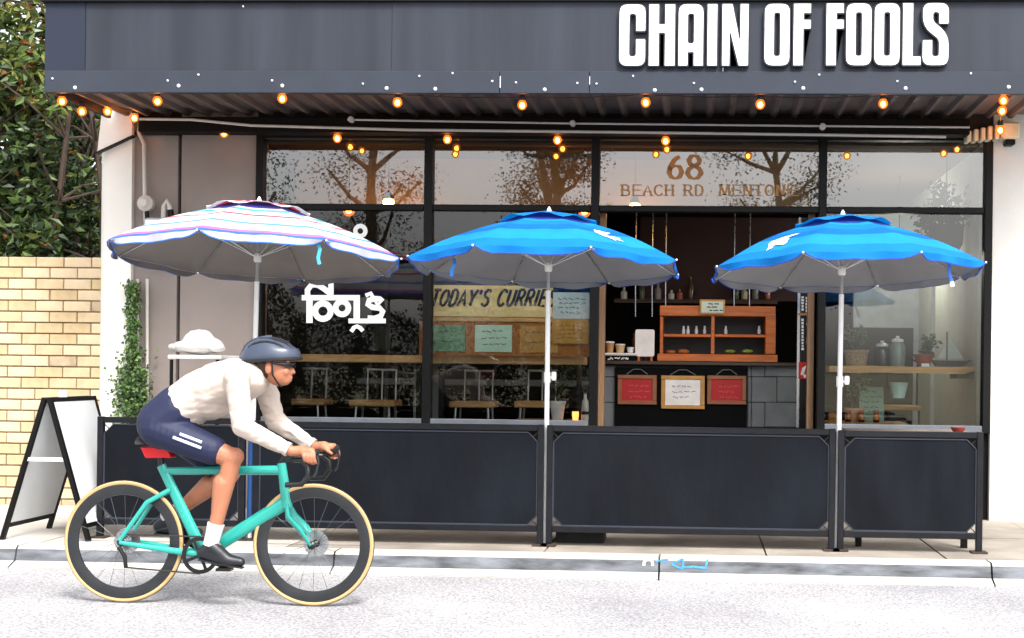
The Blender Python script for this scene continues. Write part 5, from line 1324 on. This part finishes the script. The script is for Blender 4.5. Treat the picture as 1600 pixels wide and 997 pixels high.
def torso(k, grow, i0=0, i1=99):
    sp = spine[i0:i1]
    for a, b in zip(sp, sp[1:]):
        for q in range(5):
            t = q/5; x, y, rz, ry = [a[m_] + (b[m_]-a[m_])*t for m_ in range(4)]
            k.sphere(B(x, y), (rz+grow, ry+grow, rz+grow), 16, 12)
    x, y, rz, ry = sp[-1]; k.sphere(B(x, y), (rz+grow, ry+grow, rz+grow), 16, 12)
def hand(k, h, wr, s_):
    # palm rests on the hood, fingers wrap round its outer side, thumb inside
    top = h + Vector((0, 0, .022))
    k.limb(wr, top + Vector((-.03,0,.006)), .027, .03); k.limb(top + Vector((-.03,.012*s_,.004)), top + Vector((.02,.014*s_,.004)), .024, .021); k.limb(top + Vector((-.03,-.012*s_,.004)), top + Vector((.015,-.010*s_,.006)), .022, .019)
    for i, (fx, L) in enumerate(((.040,1.0),(.022,1.05),(.003,1.0),(-.016,.85))):
        a = top + Vector((fx-.004, .022*s_, .0)); b = a + Vector((.006, .016*s_, -.022*L)); c = b + Vector((.004, -.006*s_, -.026*L)); d = c + Vector((.0, -.022*s_, -.010*L))
        k.limb(a, b, .0105, .0100); k.limb(b, c, .0098, .0092); k.limb(c, d, .0090, .0080)
    a = top + Vector((-.02, -.022*s_, -.002)); b = a + Vector((.022, -.014*s_, -.014)); c = b + Vector((.022, .0, -.014)); k.limb(a, b, .0125, .011); k.limb(b, c, .0105, .009)
k = MB(); torso(k, -.012)
k.limb(B(388,590), B(415,577), .062, .056)
HC = B(428, 566)
k.sphere(HC, (.098,.076,.098), 18, 14); k.sphere(HC + Vector((.03,0,-.055)), (.072,.062,.075), 16, 12); k.sphere(HC + Vector((.058,0,-.095)), (.036,.04,.03), 12, 10)
k.limb(HC + Vector((.090,0,-.018)), HC + Vector((.108,0,-.052)), .009, .0115); k.sphere(HC + Vector((.090,0,-.084)), (.014,.024,.008), 10, 8); k.sphere(HC + Vector((.087,0,-.098)), (.013,.02,.008), 10, 8)
k.limb(HC + Vector((.086,-.045,.004)), HC + Vector((.086,.045,.004)), .014, .014)
for s_ in (-1, 1):
    k.sphere(HC + Vector((-.005,.078*s_,-.035)), (.02,.010,.032), 10, 8)
    k.sphere(HC + Vector((.07,.035*s_,-.05)), (.026,.022,.026), 10, 8)
for n_, s_ in (('N', -1), ('F', 1)):
    k.limb(J['hip'+n_], J['knee'+n_], .082, .055); k.limb(J['knee'+n_], J['ank'+n_], .052, .034)
    cm = J['knee'+n_].lerp(J['ank'+n_], .3); dd = (J['ank'+n_]-J['knee'+n_]).normalized(); back = Vector((dd.z, 0, -dd.x)); back = back if back.x < 0 else -back
    k.limb(cm + back*.016, J['knee'+n_].lerp(J['ank'+n_], .62) + back*.004, .056, .040)
    k.sphere(J['knee'+n_] + Vector((.012,0,.008)), .05, 12, 9)
    k.limb(J['ank'+n_], (NPd if s_ < 0 else FPd) + Vector((.03,.115*s_,.035)), .036, .03)
    k.limb(J['sh'+n_], J['el'+n_], .05, .04); k.limb(J['el'+n_], J['wr'+n_], .04, .028)
    hand(k, hN if s_ < 0 else hF, J['wr'+n_], s_)
body = remesh(k, .0052, 4)
person = thing('person', (BBk.x, YB, NPd.z - .02), 'cyclist in cream top, navy shorts and grey blue helmet leaning low over the handlebars', 'person')
obj('body', body, skin, person, smooth=True, ang=80)
k = MB(); torso(k, .010, 1)
k.sphere(B(322,628), (.16,.13,.10), 14, 10)
k.limb(B(384,592), B(398,585), .088, .074)
for n_ in 'NF':
    k.limb(J['sh'+n_], J['el'+n_], .066, .056); k.limb(J['el'+n_], J['el'+n_].lerp(J['wr'+n_], .8), .056, .04); k.limb(J['sh'+n_], B(378,598), .07, .09)
j_ = remesh(k, .0065, 9)
from mathutils import noise
def creases(mb, amp, sx, sy, sz):
    out = []
    for v in mb.v:
        n1 = noise.noise(Vector((v.x*sx, v.y*sy, v.z*sz))); n2 = noise.noise(Vector((v.x*sx*2.3+7, v.y*sy*2, v.z*sz*2.1)))
        out.append(v + Vector((.3, (-1 if v.y < YB else 1), .5))*amp*(abs(n1)*1.4 + .5*n2 - .4)*min(1, max(0, (v.x - B(285,630).x)/.12)))
    mb.v = out
creases(j_, .011, 10, 5, 20)
jo = obj('jersey', j_, jersey, person, smooth=True, ang=80)
for n_ in 'NF':
    e = J['el'+n_].lerp(J['wr'+n_], .8); dd = (J['wr'+n_]-J['el'+n_]).normalized()
    obj('cuff', MB().tube([e + dd*.020, e + dd*.042], .0385, 16), mat('cuff_grey', '#b9aca4', .8), jo, smooth=True)
k = MB(); torso(k, .017, 0, 2)
for n_ in 'NF': k.limb(J['hip'+n_], J['hip'+n_].lerp(J['knee'+n_], .74), .102, .079)
sk_ = remesh(k, .0065, 8); pass
so_ = obj('shorts', sk_, navy, person, smooth=True, ang=80)
for i, (f0, f1, zo) in enumerate(((.38,.66,.034),(.30,.66,.004))):
    k = MB(); a, b = J['hipN'], J['hipN'].lerp(J['kneeN'], 1)
    pts = []
    for q in range(8):
        t = f0 + (f1-f0)*q/7; rad = .102 + (.079-.102)*min(1, t/.74); c_ = a.lerp(b, t)
        pts.append(c_ + Vector((0, -math.sqrt(max(1e-5, (rad+.002)**2 - zo*zo)), zo)))
    k.tube(pts, .008, 6, flat=.5, up=(0,0,1)); obj('stripe', k, mat('pale_stripe', '#c9cfe4', .7), so_, smooth=True)
for n_, s_, pd in (('N', -1, NPd), ('F', 1, FPd)):
    an = J['ank'+n_]; kn_ = J['knee'+n_]; up_ = (kn_-an).normalized()
    obj('sock', MB().tube([an + up_*.11, an + up_*.05, an - up_*.01], [.045,.041,.04], 16), mat('white_sock', '#d8d8da', .85), person, smooth=True)
    k = MB(); ball = pd + Vector((.02,.115*s_,.045)); heel = an + Vector((-.05,0,-.055))
    k.limb(an + Vector((0,0,-.02)), heel + Vector((.02,0,.012)), .042, .036); k.limb(heel + Vector((.01,0,.008)), ball, .036, .038); k.limb(ball, ball + Vector((.065,0,-.006)), .037, .026); k.limb(an + Vector((.01,0,-.02)), ball, .042, .034)
    sh = obj('shoe', remesh(k, .007, 4), mat('dark_shoe', '#15181f', .4), person, smooth=True, ang=80)
    k = MB(); q0 = heel + Vector((-.012,0,-.030)); q1 = ball + Vector((.08,0,-.036))
    k.tube([q0, ball + Vector((-.02,0,-.037)), q1], [.026,.034,.026], 10, flat=1, up=(0,0,1)); 
    k.v = [Vector((v.x, v.y, min(v.z, 1e9))) for v in k.v]
    c0 = sum((v.z for v in k.v), 0)/len(k.v)
    ks = MB(); 
    for (p_, r_) in ((q0, .026), (ball + Vector((-.02,0,-.037)), .036), (q1, .024)): pass
    ks.tube([q0 + Vector((0,0,.0)), (q0+q1)/2, q1], [.028,.036,.026], 10, flat=1)
    ks.v = [Vector((v.x, v.y, q0.z + (q1.z-q0.z)*((v.x-q0.x)/(q1.x-q0.x)) + (v.z-(q0.z + (q1.z-q0.z)*((v.x-q0.x)/(q1.x-q0.x))))*.22)) for v in ks.v]
    obj('sole', ks, rubber, sh, smooth=True)
# helmet
k = MB(); hc = HC + Vector((-.012,0,.022)); n, m_ = 28, 12
for i in range(m_+1):
    t = (PI*.5+.12)*i/m_
    for j in range(n):
        a = 2*PI*j/n; x = math.cos(a); y = math.sin(a)
        r = math.sin(t); ex = .158 if x > 0 else .178
        zz2 = .112*math.cos(t)*(1 - .12*x)
        groove = 1 - .045*max(0, math.sin(t*1.0))*max(0, math.cos(y*9*PI/2))**2*.6
        k.v.append(hc + Vector((ex*r*x*groove, .098*r*y, zz2*groove + (.012*x if t > 1 else 0))))
for i in range(m_):
    for j in range(n): k.f.append([i*n+j, (i+1)*n+j, (i+1)*n+(j+1) % n, i*n+(j+1) % n]); k.m.append(0)
k.f.append([m_*n+j for j in range(n)]); k.m.append(0)
he = obj('helmet', k, mat('grey_blue_helmet', '#323c4e', .3, var=.06, coat=.4), person, smooth=True, ang=60)
for yo in (-.06,-.03,0,.03,.06):
    k = MB(); pts = []
    for q in range(7):
        t = math.radians(-52 + q*17); x_ = math.sin(t); zf = math.cos(t); yy = math.sqrt(max(0, 1-(yo/.098)**2))
        pts.append(hc + Vector(((.158 if x_ > 0 else .178)*x_*yy*.995, yo, .112*zf*yy*(1-.12*x_) - .0035)))
    k.tube(pts, [.002,.007,.009,.009,.009,.007,.002], 6); obj('vent', k, mat('vent_black', '#0b0d12', .6), he, smooth=True)
k = MB(); rim_ = [hc + Vector(((.160 if math.cos(a) > 0 else .18)*math.cos(a), .10*math.sin(a), -.012+.012*math.cos(a))) for a in [2*PI*q/28 for q in range(28)]]
k.tube(rim_, .009, 6, closed=True); obj('helmet_rim', k, mat('vent_black', '#0b0d12', .6), he, smooth=True)
for s_ in (-1, 1):
    k = MB(); k.tube([hc + Vector((.03,.092*s_,-.01)), HC + Vector((.02,.08*s_,-.07)), HC + Vector((.04,.03*s_,-.125)), HC + Vector((.045,0,-.132))], .005, 6, flat=.5); obj('chin_strap', k, mat('vent_black', '#0b0d12', .6), he)
k = MB(); k.tube([HC + Vector((.02,-.082,-.005)), HC + Vector((.085,-.062,-.012)), HC + Vector((.110,-.02,-.014)), HC + Vector((.110,.02,-.014)), HC + Vector((.085,.062,-.012)), HC + Vector((.02,.082,-.005))], [.004,.012,.017,.017,.012,.004], 8, flat=.3, up=(0,0,1))
obj('sunglasses', k, mat('dark_lens', '#14161a', .12), person, smooth=True)
k = MB(); k.sphere(HC + Vector((-.035,0,-.01)), (.078,.079,.085), 16, 10); obj('hair', k, mat('dark_brown_hair', '#2a1a12', .7), person, smooth=True)
